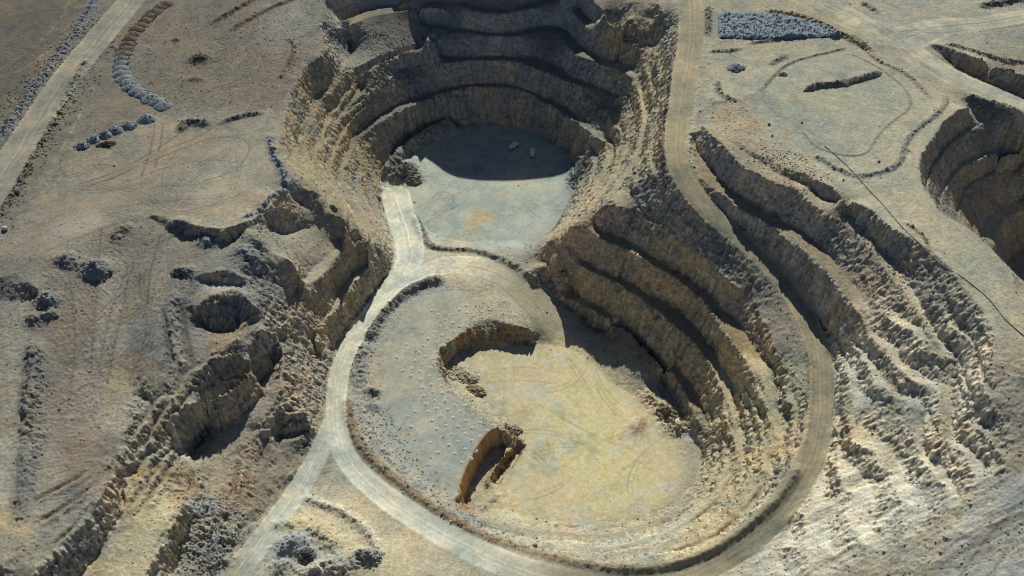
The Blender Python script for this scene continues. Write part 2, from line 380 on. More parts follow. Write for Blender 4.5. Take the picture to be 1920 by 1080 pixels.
M_PIT2 = area(-6, (730,345),(745,320),(775,285),(820,262),(880,250),(960,252),(1020,268),(1055,295),(1062,340),(1055,385),(1035,418),(1000,445),(930,452),(850,450),(800,430),(780,395),(760,350))
M_BLAST = area(-1, (715,690),(725,640),(760,590),(800,555),(860,545),(900,560),(880,590),(840,635),(820,660),(818,700),(850,745),(900,775),(930,800),(930,815),(890,880),(850,935),(800,905),(745,850),(715,790),(703,740))
M_YEL = area(-11, (900,655),(990,645),(1060,650),(1110,680),(1150,720),(1200,745),(1235,775),(1262,830),(1280,880),(1235,930),(1150,955),(1040,955),(955,930),(940,880),(985,840),(960,800),(900,745),(880,720),(840,690),(860,660))
M_SAD = area(0, (770,515),(790,490),(830,482),(880,484),(930,500),(960,520),(930,535),(880,530),(830,512))
def hole(z, *pts):
    area(z, *pts)
L(32, (1990,392),(1920,394),(1888,408),(1868,430),(1862,460), jit=.3)
M_PITR = area(4, (1888,490),(1920,468),(1990,462),(1990,625),(1930,600),(1903,560))
# the mined faces in the near pit
def LA(z, *pts):
    L(z, *pts, jit=0.4)
LA(-1, (1012,632),(990,615),(960,605),(930,600),(905,600),(880,614),(850,638),(832,650),(823,660),(819,680),(826,705))
LA(-10.8, (1008,640),(985,642),(950,648),(910,655),(880,664),(862,668),(845,680),(838,695),(838,712))
LA(None, (838,712,-9),(850,735,-6),(870,752,-5),(900,772,-4),(930,797,-3),(945,808,-3))
LA(-1, (826,705),(835,728),(860,752),(895,775),(925,796),(938,806),(925,820),(905,838),(890,858),(890,880),(870,905),(849,937))
LA(-11, (944,828),(944,850),(930,860),(915,880),(900,905),(893,935),(885,960))
LA(-1.5, (849,937),(862,955),(885,965))
LA(-10.5, (958,838),(935,870),(905,920),(895,955))
# slot beside it
hole(-16, (966,848),(978,846),(968,872),(948,900),(932,911),(926,904),(940,880))
hole(-13.5, (946,838),(938,862),(915,890),(905,935),(890,958),(868,948),(880,905),(903,862),(925,838))

RR, RRW = road([8, 8, 7.5, 7, 6, 5.4, 5.4, 5.8, 6.6, 7, 6.6, 6.2, 5.4, 5.0, 5.4, 6], (1291,-40,107),(1293,0,105.5),(1297,60,103),(1286,130,99.5),(1276,200,96),(1268,260,92.5),(1274,310,89),(1296,355,82),(1332,398,75),(1378,438,67),(1420,475,61),(1458,516,55.5),(1492,560,51),(1516,605,47.5),(1532,650,44.5),(1540,700,42),(1540,750,39.5),(1533,810,37),(1520,855,34.5),(1495,905,31),(1460,955,27.5),(1410,1005,23.5),(1340,1050,20),(1260,1082,17),(1150,1098,14),(1040,1085,11),(950,1058,9),(860,1016,7.5),(780,970,6.5),(705,918,5.5),(656,868,4.5),(635,820,4),(630,760,3.3),(637,700,2.6),(656,650,2),(685,603,1.2),(718,562,.6),(755,530,.2),(800,508,0))
RE, REW = road([4.6, 5.4, 6], (624,790,3.6),(600,846,4.2),(562,915,5),(512,985,6),(456,1060,7),(405,1130,8))
RB, RBW = road([6, 8, 9, 9], (712,570,.6),(748,525,.2),(768,485,-.6),(764,440,-2.6),(750,400,-4.4),(742,365,-5.8))
road([7, 9, 10, 9], (795,509,0),(840,497,0),(890,497,0),(940,513,-.3),(985,552,-2.6),(1025,610,-6.5), paint=.62, setz=False)
RL, RLW = road([10, 10], (300,-60,82),(255,-10,81),(195,60,80),(130,140,79),(62,240,78),(0,335,77),(-60,430,76))
RT, RTW = road([13, 12, 9, 8], (1450,-40,109),(1560,18,108),(1650,62,107),(1725,108,106),(1790,145,105.5),(1860,176,105),(1930,205,104.5),(1990,230,104))
R2, R2W = road([14, 8, 7], (1690,75,106.8),(1760,52,107),(1850,42,107.5),(1930,28,108),(2000,15,108))

print("lines done")
# --- solve: surface through all of these, coarse to fine
def solve():
    C = S_CNT > 0
    V = np.where(C, S_SUM / np.maximum(S_CNT, 1), 0.0)
    V = np.where(A_SET, A_VAL, V); C = C | A_SET
    levels = [(C, V)]
    while min(levels[-1][0].shape) > 24:
        c, v = levels[-1]
        ny, nx = (c.shape[0] + 1) // 2 * 2, (c.shape[1] + 1) // 2 * 2
        cp = np.zeros((ny, nx)); vp = np.zeros((ny, nx))
        cp[:c.shape[0], :c.shape[1]] = c; vp[:c.shape[0], :c.shape[1]] = v * c
        s = cp.reshape(ny // 2, 2, nx // 2, 2).sum((1, 3)); q = vp.reshape(ny // 2, 2, nx // 2, 2).sum((1, 3))
        levels.append((s > 0, np.where(s > 0, q / np.maximum(s, 1), 0)))
    H = None
    for li in range(len(levels) - 1, -1, -1):
        c, v = levels[li]
        if H is None:
            H = np.where(c, v, v[c].mean()); its = 800
        else:
            U = np.repeat(np.repeat(H, 2, 0), 2, 1)[:c.shape[0], :c.shape[1]]
            H = blur(U, 0.8); its = 200 if li > 2 else (90 if li > 0 else 50)
        H = np.where(c, v, H).astype(np.float32); v = v.astype(np.float32)
        for _ in range(its):
            P = np.pad(H, 1, mode='edge')
            N = 0.25 * (P[:-2, 1:-1] + P[2:, 1:-1] + P[1:-1, :-2] + P[1:-1, 2:])
            H = np.where(c, v, N)
    return H
H = solve()
print("solved", H.min(), H.max())
H = blur(H, 0.6)
rm = np.clip(blur(ROADMASK, 1.5) * 1.3, 0, 1)
H = H * (1 - rm) + blur(H, 3.0) * rm                 # graded running surface
HB = blur(H, 3.0)
g_y, g_x = np.gradient(HB, CELL)
SLOPE = np.hypot(g_x, g_y)
# streaks running down the slopes: noise averaged along the fall line
ux, uy = g_x / (SLOPE + 1e-3), g_y / (SLOPE + 1e-3)
def streaks(src, steps, ds):
    acc = src.copy(); n = 1
    for sgn in (-1, 1):
        x, y = GX.copy(), GY.copy()
        for _ in range(steps):
            i = np.clip(((x - X0) / CELL + .5).astype(np.int32), 0, NX - 1); j = np.clip(((y - Y0) / CELL + .5).astype(np.int32), 0, NY - 1)
            x += sgn * ds * ux[j, i]; y += sgn * ds * uy[j, i]
            i = np.clip(((x - X0) / CELL + .5).astype(np.int32), 0, NX - 1); j = np.clip(((y - Y0) / CELL + .5).astype(np.int32), 0, NY - 1)
            acc += src[j, i]; n += 1
    acc /= n
    acc -= acc.mean()
    return (acc / acc.std()).astype(np.float32)
LIC = streaks(spec(1.2, 5, 0.3, 31), 6, 0.6)
LIC3 = streaks(spec(0.9, 2.6, 0, 33), 9, 0.6)
LIC2 = streaks(spec(2.6, 14, 0.6, 32), 7, 1.0)
N1, N2, N3, N4 = spec(1.2, 6, 1, 41), spec(4, 20, 1.2, 42), spec(15, 90, 1.2, 43), spec(60, 400, 1.5, 44)
NF = spec(1.0, 2.2, 0, 45)

# ------------------------------------------------------------------ masks traced in the survey
PX, PY = survey(GX, GY, H)
def pmask(pts, feather=8, warp=6, seed=0):
    """soft mask of a surveyed outline, its edge broken up by noise"""
    w = warp * (0.6 * N2 + 0.4 * N1)
    w2 = warp * (0.5 * np.roll(N2, 211, 1) + 0.5 * np.roll(N1, 97, 0))
    x, y = PX + w, PY + w2
    P = np.asarray(pts, float)
    x0, x1, y0, y1 = P[:, 0].min() - 30, P[:, 0].max() + 30, P[:, 1].min() - 30, P[:, 1].max() + 30
    q = 2.0
    nx, ny = int((x1 - x0) / q) + 2, int((y1 - y0) / q) + 2
    xs, ys = np.meshgrid(x0 + q * np.arange(nx), y0 + q * np.arange(ny))
    c = np.zeros(xs.shape, bool)
    for a in range(len(P)):
        b = (a + 1) % len(P)
        if P[a, 1] == P[b, 1]: continue
        c ^= ((P[a, 1] > ys) != (P[b, 1] > ys)) & (xs < (P[b, 0] - P[a, 0]) * (ys - P[a, 1]) / (P[b, 1] - P[a, 1]) + P[a, 0])
    m = blur(c.astype(np.float32), max(0.5, feather / q))
    i = np.round((x - x0) / q).astype(int); j = np.round((y - y0) / q).astype(int)
    ok = (i >= 0) & (i < nx) & (j >= 0) & (j < ny)
    return np.where(ok, m[np.clip(j, 0, ny - 1), np.clip(i, 0, nx - 1)], 0).astype(np.float32)
def spot(px, py, rx, ry=None, ang=0.0, warp=0.5):
    ry = ry or rx
    c, s_ = math.cos(math.radians(ang)), math.sin(math.radians(ang))
    dx, dy = PX - px, PY - py
    u, v = (c * dx + s_ * dy) / rx, (-s_ * dx + c * dy) / ry
    r = u * u + v * v + warp * (0.7 * N2 + 0.5 * N1)
    return np.clip(1.25 - r, 0, 1).astype(np.float32)

def hit(px, py, F=None):
    """points of the ground seen at surveyed positions"""
    F = H if F is None else F
    px, py = np.atleast_1d(np.asarray(px, float)), np.atleast_1d(np.asarray(py, float))
    z = np.full(px.shape, 125.0); done = np.zeros(px.shape, bool)
    for _ in range(1500):
        x, y = ground(px, py, z)
        done |= sample(F, x, y) >= z
        if done.all(): break
        z = np.where(done, z, z - 0.1)
    x, y = ground(px, py, z)
    return np.stack([x, y, sample(F, x, y)], 1)
def trace(pts, step=0.4):
    P = np.asarray(pts, float)
    p = hit(P[:, 0], P[:, 1])
    return dense(smooth_poly(p), step)

_m = np.clip(spot(1035, 492, 48, 30, 0, 0) * 2, 0, 1); H = H * (1 - _m) + blur(H, 5) * _m
def terrace(poly, s, flat, amt, warp=0.0, off=0.0, feather=8):
    """narrow catch benches every s metres of height"""
    global H
    m = pmask(poly, feather, 4) * np.clip((SLOPE - .22) / .2, 0, 1) * (1 - np.clip(blur(ROADMASK, 2) * 1.5, 0, 1)) * amt
    h = (H + off + warp * N3) / s
    k = np.floor(h); f = h - k
    g = np.clip((f - flat) / (1 - flat), 0, 1)
    H = H + ((k + g) * s - off - warp * N3 - H) * m
terrace([(520,290),(560,245),(600,175),(640,150),(700,170),(690,240),(660,300),(690,330),(716,380),(731,440),(690,452),(640,432),(600,372),(556,330)], 8.7, .42, .85, .5)
terrace([(1240,90),(1258,150),(1245,320),(1180,345),(1110,395),(1050,440),(1030,440),(1080,370),(1090,300),(1140,210),(1190,150)], 8.7, .42, .85, .5)
terrace([(1330,790),(1390,720),(1470,690),(1518,740),(1505,880),(1400,995),(1200,1058),(1000,1040),(890,985),(1000,985),(1150,990),(1270,945),(1318,860)], 5.0, .45, .9, .4, 1.5)
terrace([(1565,640),(1700,560),(1850,580),(1890,860),(1700,1010),(1500,1085),(1340,1085),(1500,930),(1575,800)], 7.6, .46, .75, 1.0, 2.0, 16)
terrace([(120,660),(330,700),(500,600),(600,660),(596,830),(430,1090),(40,1100),(90,880)], 5.2, .4, .6, 1.6, 0, 20)
# ------------------------------------------------------------------ relief worked into the ground: windrows, ditches, mounds
RIDGE_C = []                                            # (mask, colour) painted later
def ridge(h, w, *pts, col=None, amt=1.0, lump=0.35, taper=6.0):
    global H
    d, t = trace(pts)
    jj, ii, k, sd = line_field(d, 3.2 * w)
    e = np.clip(np.minimum(t[k], t[-1] - t[k]) / taper, 0, 1)
    prof = np.exp(-(np.abs(sd) / w) ** 2 * 1.2)
    H[jj, ii] += h * prof * e * np.clip(1 + 0.42 * lump * (0.7 * N1[jj, ii] + 0.6 * N2[jj, ii]), .3, 1.8)
    if col is not None:
        m = np.zeros((NY, NX), np.float32); m[jj, ii] = np.clip(np.exp(-(np.abs(sd) / (w * 1.25)) ** 4) * e * amt, 0, 1)
        RIDGE_C.append((m, col))
def mound(px, py, rx, ry, h, ang=0, col=None, lump=0.3):
    """rx, ry in metres"""
    global H
    p = hit(px, py)[0]
    c, s_ = math.cos(math.radians(ang)), math.sin(math.radians(ang))
    dx, dy = GX - p[0], GY - p[1]
    u, v = (c * dx + s_ * dy) / rx, (-s_ * dx + c * dy) / ry
    f = np.exp(-(u * u + v * v) * 1.1)
    H = H + h * f * np.clip(1 + 0.5 * lump * (0.5 * N1 + 0.5 * N2), .3, 1.8)
    if col is not None: RIDGE_C.append((np.clip(f * 1.8 - .3, 0, 1).astype(np.float32), col))

GREY, BLUEG, DKGREY, BROWN, TAN = (.25, .25, .22), (.25, .27, .275), (.15, .15, .14), (.15, .115, .08), (.36, .32, .235)
ridge(2.7, 2.7, (1502,868),(1488,893),(1455,938),(1400,988),(1330,1034),(1250,1061),(1180,1069),(1100,1062),(1000,1040),(900,1003),(820,958),(740,900),(684,848),(656,795),(648,742), col=(.24,.185,.12), lump=.15)
ridge(1.0, 1.3, (1514,640),(1519,690),(1520,745),(1514,800),(1506,850), col=(.26,.21,.14))
ridge(1.1, 1.2, (1259,130),(1252,200),(1246,255),(1243,310),(1250,340), col=(.22,.2,.16))
ridge(1.0, 1.5, (1310,150),(1300,220),(1292,290),(1305,330), col=(.44,.42,.32))
ridge(1.9, 2.4, (776,402),(786,432),(812,464),(850,469),(890,472),(930,484),(960,497),(985,506), col=(.17,.165,.145))
ridge(1.6, 2.2, (975,508),(1000,520),(1018,540), col=(.2,.17,.12), lump=.8)
ridge(3.2, 3.4, (838,521),(800,531),(760,549),(726,577),(702,610),(688,640), col=(.2,.195,.175), lump=.15)
ridge(1.6, 4.0, (686,640),(672,680),(668,730), col=(.26,.255,.235), lump=.5)
ridge(1.2, 3.0, (672,740),(690,800),(740,870),(800,920),(850,955), col=(.36,.34,.28), lump=.4)
ridge(1.5, 1.6, (1772,176),(1772,194),(1756,214),(1722,240),(1702,262),(1692,290),(1684,306),(1660,321),(1610,330),(1570,318),(1535,296),(1518,296), col=(.26,.255,.22), lump=.6)
ridge(0.8, 1.1, (1428,170),(1447,146),(1475,122),(1520,106),(1560,97),(1590,88), col=(.22,.2,.16), lump=.5)
ridge(0.5, 0.8, (1585,98),(1620,112),(1655,132),(1690,160),(1706,185),(1702,205),(1672,228),(1645,255),(1625,285),(1600,292),(1560,286),(1530,274),(1500,240), col=(.27,.25,.19), lump=.5)
ridge(1.0, 1.4, (1398,83),(1440,77),(1490,71),(1520,71), col=(.17,.17,.15))
ridge(1.0, 1.4, (1548,72),(1600,68),(1640,110),(1700,140),(1745,185), col=(.3,.26,.19), lump=.8)
ridge(1.6, 2.2, (1430,20),(1500,30),(1545,48),(1590,72),(1640,98), col=(.24,.195,.135), lump=.7)
ridge(1.6, 2.0, (1327,10),(1328,40),(1326,70), col=(.24,.195,.135), lump=.7)
ridge(1.2, 1.6, (1325,97),(1370,95),(1395,90), col=(.2,.175,.13), lump=.7)
ridge(1.2, 2.0, (1440,125),(1463,110),(1480,100), col=(.2,.2,.17), lump=.7)
ridge(1.4, 1.6, (1345,150),(1355,180),(1372,186),(1390,186), col=(.26,.26,.22), lump=.8)
ridge(1.6, 3.0, (1800,178),(1850,196),(1920,212), col=(.15,.15,.14), lump=.7)
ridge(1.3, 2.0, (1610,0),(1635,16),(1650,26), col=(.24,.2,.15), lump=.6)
ridge(1.5, 2.0, (1765,82),(1820,95),(1880,112),(1930,118), col=(.22,.205,.17), lump=.7)
ridge(2.0, 3.0, (1830,12),(1870,8),(1930,-4), col=(.14,.135,.125), lump=.6)
ridge(1.8, 2.2, (507,250),(509,275),(516,295),(530,318),(536,335),(520,362),(495,388),(470,405),(448,408), col=BLUEG, lump=.8)
ridge(2.4, 3.0, (336,250),(350,232),(375,232),(400,236), col=(.12,.11,.095), lump=.5)
ridge(1.6, 1.8, (405,234),(440,222),(470,215),(500,211), col=(.15,.14,.12), lump=.7)
ridge(1.6, 3.4, (185,-10),(160,30),(130,75),(95,125),(55,180),(10,240),(-30,290), col=(.19,.20,.20), lump=.7)
ridge(1.3, 3.0, (165,110),(135,165),(105,225),(70,285),(35,350),(0,410), col=(.19,.165,.125), lump=1.1)
ridge(1.8, 2.0, (395,45),(430,25),(465,5),(490,-10), col=(.17,.155,.125))
ridge(1.4, 1.8, (430,60),(470,35),(520,10),(560,-5), col=(.2,.13,.075))
ridge(1.2, 1.4, (536,70),(552,85),(548,105),(535,130),(525,150), col=(.2,.145,.09), lump=.9)
ridge(1.2, 1.4, (205,84),(215,90),(222,92), col=(.12,.115,.1))
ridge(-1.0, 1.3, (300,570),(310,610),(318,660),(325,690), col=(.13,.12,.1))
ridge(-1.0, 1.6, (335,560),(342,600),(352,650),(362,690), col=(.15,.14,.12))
ridge(1.6, 4.0, (62,640),(66,700),(55,760),(62,830),(50,900),(35,990), col=(.2,.19,.165), lump=.4)
ridge(2.2, 3.5, (205,455),(225,435),(250,418), col=(.25,.22,.17))
ridge(2.0, 2.4, (565,930),(600,945),(650,965),(690,1000),(720,1050), col=(.55,.52,.40), lump=.3)
ridge(2.4, 4.0, (500,985),(545,985),(600,1000),(640,1040), col=(.52,.45,.27), lump=.3)
ridge(1.2, 1.0, (1690,415),(1712,428),(1730,445),(1745,470), col=(.2,.17,.12), lump=1.2)
ridge(0.0, 2.2, (1590,567),(1613,593),(1647,643),(1664,693),(1677,760),(1676,830),(1668,885), col=(.47,.41,.28), lump=0)
ridge(0.0, 2.4, (1693,550),(1722,600),(1749,643),(1776,695),(1770,790),(1764,862), col=(.47,.41,.28), lump=0)
ridge(0.0, 2.6, (492,585),(455,607),(440,640),(410,660),(380,690),(345,735),(310,780),(285,825), col=(.34,.29,.2), lump=0)
for g_ in (((320,745),(285,800),(262,850)),((300,735),(262,790),(240,838)),((345,850),(300,905),(262,965)),((365,880),(350,930)),((450,860),(440,905),(430,945)),((470,868),(455,930)),((300,870),(268,915),(240,960)),((270,690),(252,735)),((180,905),(120,950),(60,985)),((170,880),(110,915),(50,945))):
    ridge(-1.3, 1.3, *g_, col=(.23,.17,.11), amt=.6, lump=.5)
    ridge(0.8, 1.4, *[(x + 9, y + 5) for x, y in g_], lump=.5)
ridge(0.0, 5.0, (215,470),(205,560),(188,660),(168,740),(150,800), col=(.29,.265,.22), lump=0)
ridge(0.0, 3.0, (320,430),(300,520),(285,620),(262,720), col=(.28,.25,.2), lump=0)
ridge(1.6, 2.2, (462,432),(480,452),(500,478), col=(.27,.255,.21), lump=.3)
ridge(1.2, 1.6, (330,540),(322,600),(330,660),(345,700), col=(.25,.24,.21), lump=.5)
ridge(0.0, 1.6, (1580,700),(1582,760),(1588,830), col=(.47,.41,.28), lump=0)
ridge(0.0, 2.0, (1384,655),(1425,693),(1448,722),(1453,787),(1430,887),(1380,953),(1315,1012), col=(.49,.42,.27), lump=0)
ridge(0.0, 2.0, (1340,700),(1370,745),(1384,837),(1345,920),(1282,972), col=(.49,.42,.27), lump=0)
ridge(0.7, 1.1, (320,776),(328,808),(342,850),(360,874), col=(.60,.55,.42), lump=.4)
mound(376, 112, 7, 4.5, 3.6, col=(.12,.1,.08))
mound(330, 75, 2.5, 2, 1.4, col=(.12,.1,.08))
mound(365, 150, 5, 3, 1.2, col=(.13,.1,.07))
mound(178, 505, 7, 5, 4, col=(.17,.185,.19)); mound(125, 492, 6, 3, 2.8, col=(.17,.185,.19)); mound(128, 480, 5, 2.5, 2, col=(.2,.21,.2))
mound(90, 565, 5, 4, 3.5, col=(.19,.195,.19)); mound(65, 600, 5, 4, 2.5, col=(.15,.15,.14)); mound(95, 590, 4, 2.5, 2.2, col=(.18,.185,.18))
mound(395, 455, 7, 4, 3, col=(.2,.22,.23)); mound(470, 490, 8, 7, 4, col=(.25,.25,.235)); mound(350, 510, 4, 3, 2, col=(.15,.15,.14))
mound(340, 425, 6, 4, 2.2, col=(.17,.18,.18))
mound(760, 320, 9, 8, 4.5, col=(.19,.19,.165), lump=.9); mound(745, 335, 7, 5, 3.0, col=(.19,.19,.165), lump=.9); mound(780, 335, 6, 4, 2.5, col=(.23,.23,.2), lump=.8)
mound(700, 765, 4, 3, 1.6, col=(.17,.17,.16))
mound(700, 735, 4.5, 2.5, 1.8, col=(.16,.165,.16), lump=.8)
mound(1245, 770, 8, 7, 3.4, ang=-40, col=(.46,.40,.25), lump=.5); mound(1215, 745, 6, 5, 2.2, col=(.46,.40,.25), lump=.5); mound(1272, 800, 7, 5, 3.5, col=(.46,.43,.34), lump=.9)
mound(1195, 800, 10, 4, 1.0, ang=40, col=(.33,.24,.14))
mound(905, 955, 5, 2.2, 2.2, ang=55, col=(.3,.24,.15)); mound(925, 938, 4, 2, 1.6, ang=45, col=(.36,.3,.2))
mound(540, 1030, 8, 6, 3, col=(.36,.365,.345)); mound(560, 1010, 6, 4, 2.4, col=(.36,.37,.36)); mound(575, 1040, 5, 4, 2, col=(.22,.22,.2), lump=.5); mound(640, 1060, 8, 5, 3.5, col=(.35,.34,.3)); mound(680, 1045, 6, 4, 2.5, col=(.27,.265,.24)); mound(530, 1065, 6, 4, 2.4, col=(.30,.295,.27), lump=.5)
mound(600, 1075, 9, 4, 3.5, col=(.48,.46,.38), lump=.6)
mound(110, 1075, 1, 1, 0.1)
mound(1080, 340, 9, 5, 5, ang=80, col=(.3,.33,.31), lump=.7); mound(1090, 310, 7, 5, 6, ang=80, col=(.3,.33,.31), lump=.7)
mound(400, 1000, 9, 6, 3, col=(.31,.31,.28), lump=.6); mound(385, 960, 7, 6, 3, col=(.31,.31,.285), lump=.6); mound(410, 1045, 8, 5, 2.5, col=(.27,.27,.24), lump=.6)
mound(1005, 690, 1, 1, 0.1)

# roughness: little on what is driven on, a lot on the faces
PX, PY = survey(GX, GY, H)
FLOORM = np.clip(blur((M_PIT2 | M_BLAST | M_YEL | M_SAD).astype(np.float32), 4), 0, 1)
DRIVE = np.maximum(np.clip(blur(ROADMASK, 1.2), 0, 1), FLOORM)
PADM = np.maximum.reduce([pmask([(1420,150),(1470,110),(1590,85),(1690,150),(1715,195),(1640,280),(1560,300),(1500,270),(1420,210)], 10),
                          pmask([(20,470),(60,380),(130,290),(300,225),(505,225),(515,300),(525,335),(440,400),(280,400),(150,440),(60,500)], 10)])
SMOOTH = np.clip(np.maximum(DRIVE, 0.75 * PADM), 0, 1)
g_y, g_x = np.gradient(blur(H, 1.5), CELL)
SLOPE = np.hypot(g_x, g_y)
FACE = np.clip((SLOPE - 0.35) / 0.55, 0, 1)
STEEP = np.clip((SLOPE - 0.8) / 0.6, 0, 1)
MLW = pmask([(480,215),(560,100),(640,120),(720,230),(735,430),(600,640),(500,500)], 15)
rough = (1 - SMOOTH) * np.clip((645 - GY) / 25, 0, 1)
rough = rough * (1 - .7 * spot(1060, 455, 90, 60, 20, 0)) * (1 - .5 * MLW) * (1 - .6 * pmask([(1715,190),(1960,180),(1990,540),(1880,540),(1715,380)], 6, 2))
BRK = np.clip(0.75 + 0.6 * N2, 0.1, 1.6); BRK2 = np.clip(0.8 + 0.6 * np.roll(N2, 150, 1), 0.1, 1.6)
MLOW = np.maximum(pmask([(0,430),(300,430),(500,500),(620,640),(600,830),(420,1085),(-20,1085),(-20,480)], 25), 0)          # worked ground lower left
MRL = pmask([(1560,620),(1700,520),(1860,600),(1900,700),(1900,900),(1500,1085),(1290,1085),(1480,950),(1560,800)], 20)     # weathered slopes lower right
zq = (H + 0.9 * N2 + 1.1 * N3) / 3.1
H = H + FACE * rough * 0.42 * (np.abs((zq - np.floor(zq)) * 2 - 1) - 0.5) * np.clip(0.6 + 0.6 * np.roll(N3, 90, 1), 0, 1.3)
H = H + rough * (0.085 * N2 * np.clip(.35 + SLOPE, 0, 1) + 0.07 * N1 * np.clip(.5 + SLOPE, 0, 1) + 0.04 * NF) + 0.015 * N1
H = H + FACE * rough * np.clip(SLOPE, 0, 1.8) * (1 - .5 * MLW) * (0.065 * LIC * BRK + 0.09 * LIC2 * BRK2 + 0.18 * N1 + 0.19 * N2 + 0.05 * NF)
H = H + (MLOW * 0.11 + MRL * 0.17 * np.clip(SLOPE * 2.2 - .25, 0.1, 1)) * rough * (LIC * BRK + 0.7 * LIC2 * BRK2 * np.clip(SLOPE * 2, 0, 1) + 0.35 * N1) * np.clip(0.35 + SLOPE, 0, 1) * np.clip(.75 + .55 * N3, .2, 1.7)
H = H + (MLOW + .6 * MRL) * rough * 0.085 * LIC3 * np.clip(.6 + .8 * np.roll(N2, 60, 0), 0, 1.4)
g_y, g_x = np.gradient(H, CELL)
SLOPE2 = np.hypot(g_x, g_y)

# ------------------------------------------------------------------ colours of the ground, some dim slopes and faces painted lighter
C = np.empty((NY, NX, 3), np.float32); C[:] = (.36, .325, .24)
def paint(m, col, amt=1.0):
    m = np.clip(m * amt, 0, 1)[..., None]
    C[:] = C * (1 - m) + np.asarray(col, np.float32) * m
var = np.clip(0.5 + 0.35 * N3 + 0.25 * N2, 0, 1)
# flats by district
paint(pmask([(-80,-120),(640,-120),(615,90),(560,160),(530,215),(340,205),(200,280),(60,430),(-80,500)], 14), (.19,.17,.135))
paint(pmask([(-80,-120),(170,-60),(150,20),(60,150),(-80,330)], 12), (.135,.12,.095))
paint(pmask([(240,60),(330,60),(540,60),(540,200),(330,200),(240,110)], 25), (.2,.175,.135))
paint(pmask([(520,-40),(610,-40),(600,80),(540,90),(470,60)], 18), (.26,.245,.205))
paint(pmask([(-60,480),(60,380),(120,290),(300,225),(505,225),(515,300),(525,335),(440,400),(280,400),(150,440),(-60,560)], 12), (.275,.24,.18))
paint(pmask([(380,300),(500,240),(525,330),(440,395),(330,380)], 25), (.35,.315,.235))
paint(pmask([(-60,520),(280,405),(400,440),(480,560),(420,700),(300,830),(160,860),(-60,900)], 22), (.24,.215,.17))
paint(pmask([(100,580),(250,560),(240,720),(140,760),(110,700)], 25), (.225,.195,.155))
paint(pmask([(330,520),(470,440),(490,520),(400,560),(340,640),(330,700),(380,690),(290,720),(230,700),(290,580)], 16), (.225,.222,.2))
paint(pmask([(180,740),(330,720),(330,850),(420,900),(400,1085),(230,1085),(300,950),(200,860)], 22), (.41,.36,.25))
paint(pmask([(-40,830),(160,830),(215,890),(120,1000),(40,1085),(-40,1085)], 18), (.29,.265,.205))
paint(pmask([(350,640),(510,610),(530,700),(480,760),(350,800),(330,760)], 18), (.24,.235,.21))
paint(pmask([(360,930),(430,930),(470,960),(420,1085),(330,1085)], 16), (.245,.24,.21))
paint(pmask([(440,850),(560,790),(600,840),(520,930),(440,990),(400,900)], 16), (.26,.22,.165))
for q in ((430,470,42,34,20),(480,560,30,50,30),(255,655,40,60,10),(455,690,40,40,-30),(380,730,50,30,-30),(300,610,22,60,-8),(60,560,60,40,0),(60,800,20,80,5),(130,950,50,24,-40)):
    paint(spot(*q), (.235,.235,.21), .7)
for q in ((425,528,50,9,3),(225,660,14,50,12),(205,560,10,30,15),(190,640,8,30,10),(150,420,60,20,-15)):
    paint(spot(*q), (.40,.375,.30), .6)
for q in ((395,560,40,14,0),(400,610,30,20,0),(430,640,30,12,-40),(345,810,22,40,20),(330,905,30,30,0)):
    paint(spot(*q), (.28,.17,.075), .55)
paint(spot(150,870,90,40,30), (.27,.235,.185), .8); paint(spot(30,880,40,60), (.36,.325,.245), .9)
paint(spot(25,985,40,22,20), (.48,.39,.22), .8); paint(spot(150,1065,60,16,-10), (.46,.38,.2), .9)
for P_, c_, a_ in (
    ([(230,860),(340,860),(352,900),(330,960),(300,1060),(215,1090),(215,1000),(250,930)], (.49,.43,.275), .85),
    ([(240,750),(330,735),(328,850),(250,855),(235,800)], (.345,.335,.29), .85),
    ([(345,850),(440,825),(485,880),(420,925),(370,920)], (.37,.32,.23), .85),
    ([(110,810),(228,825),(212,900),(120,945)], (.21,.178,.14), .85),
    ([(-20,830),(42,800),(48,900),(-20,970)], (.40,.37,.29), .85),
    ([(370,520),(455,525),(470,545),(380,552)], (.44,.44,.39), .8),
    ([(440,700),(520,640),(545,700),(500,790),(440,790)], (.27,.25,.215), .7),
    ([(480,560),(600,540),(610,640),(560,760),(520,700),(500,620)], (.285,.25,.2), .7),
    ([(0,600),(60,580),(60,760),(0,800)], (.34,.315,.25), .7),
    ([(120,690),(170,680),(160,790),(110,790)], (.30,.26,.205), .7)):
    paint(pmask(P_, 9, 7), c_, a_)
for q in ((250,690,45,28,20),(275,890,40,20,0),(345,920,26,50,10),(335,880,40,26,0),(420,640,40,20,-40),(455,600,30,12,-30),(250,930,30,14,0)):
    paint(spot(*q), (.34,.215,.10), .55)
for q in ((270,950,60,30,-10),(220,720,60,26,20),(330,790,30,60,30),(245,1010,60,24,-20)):
    paint(spot(*q), (.46,.40,.24), .5)
# left wall of the far pit, lit spurs
paint(pmask([(500,285),(530,235),(600,110),(700,140),(720,300),(735,440),(660,480),(640,420),(570,340)], 16), (.31,.26,.17))
paint(pmask([(640,300),(690,280),(725,350),(735,430),(690,420),(650,360)], 14), (.27,.275,.245))
paint(pmask([(540,300),(580,290),(650,400),(690,470),(640,430),(590,370)], 10), (.37,.31,.17), .8)
paint(pmask([(650,60),(800,60),(800,90),(700,130),(670,142),(640,90)], 6), (.25,.245,.205))
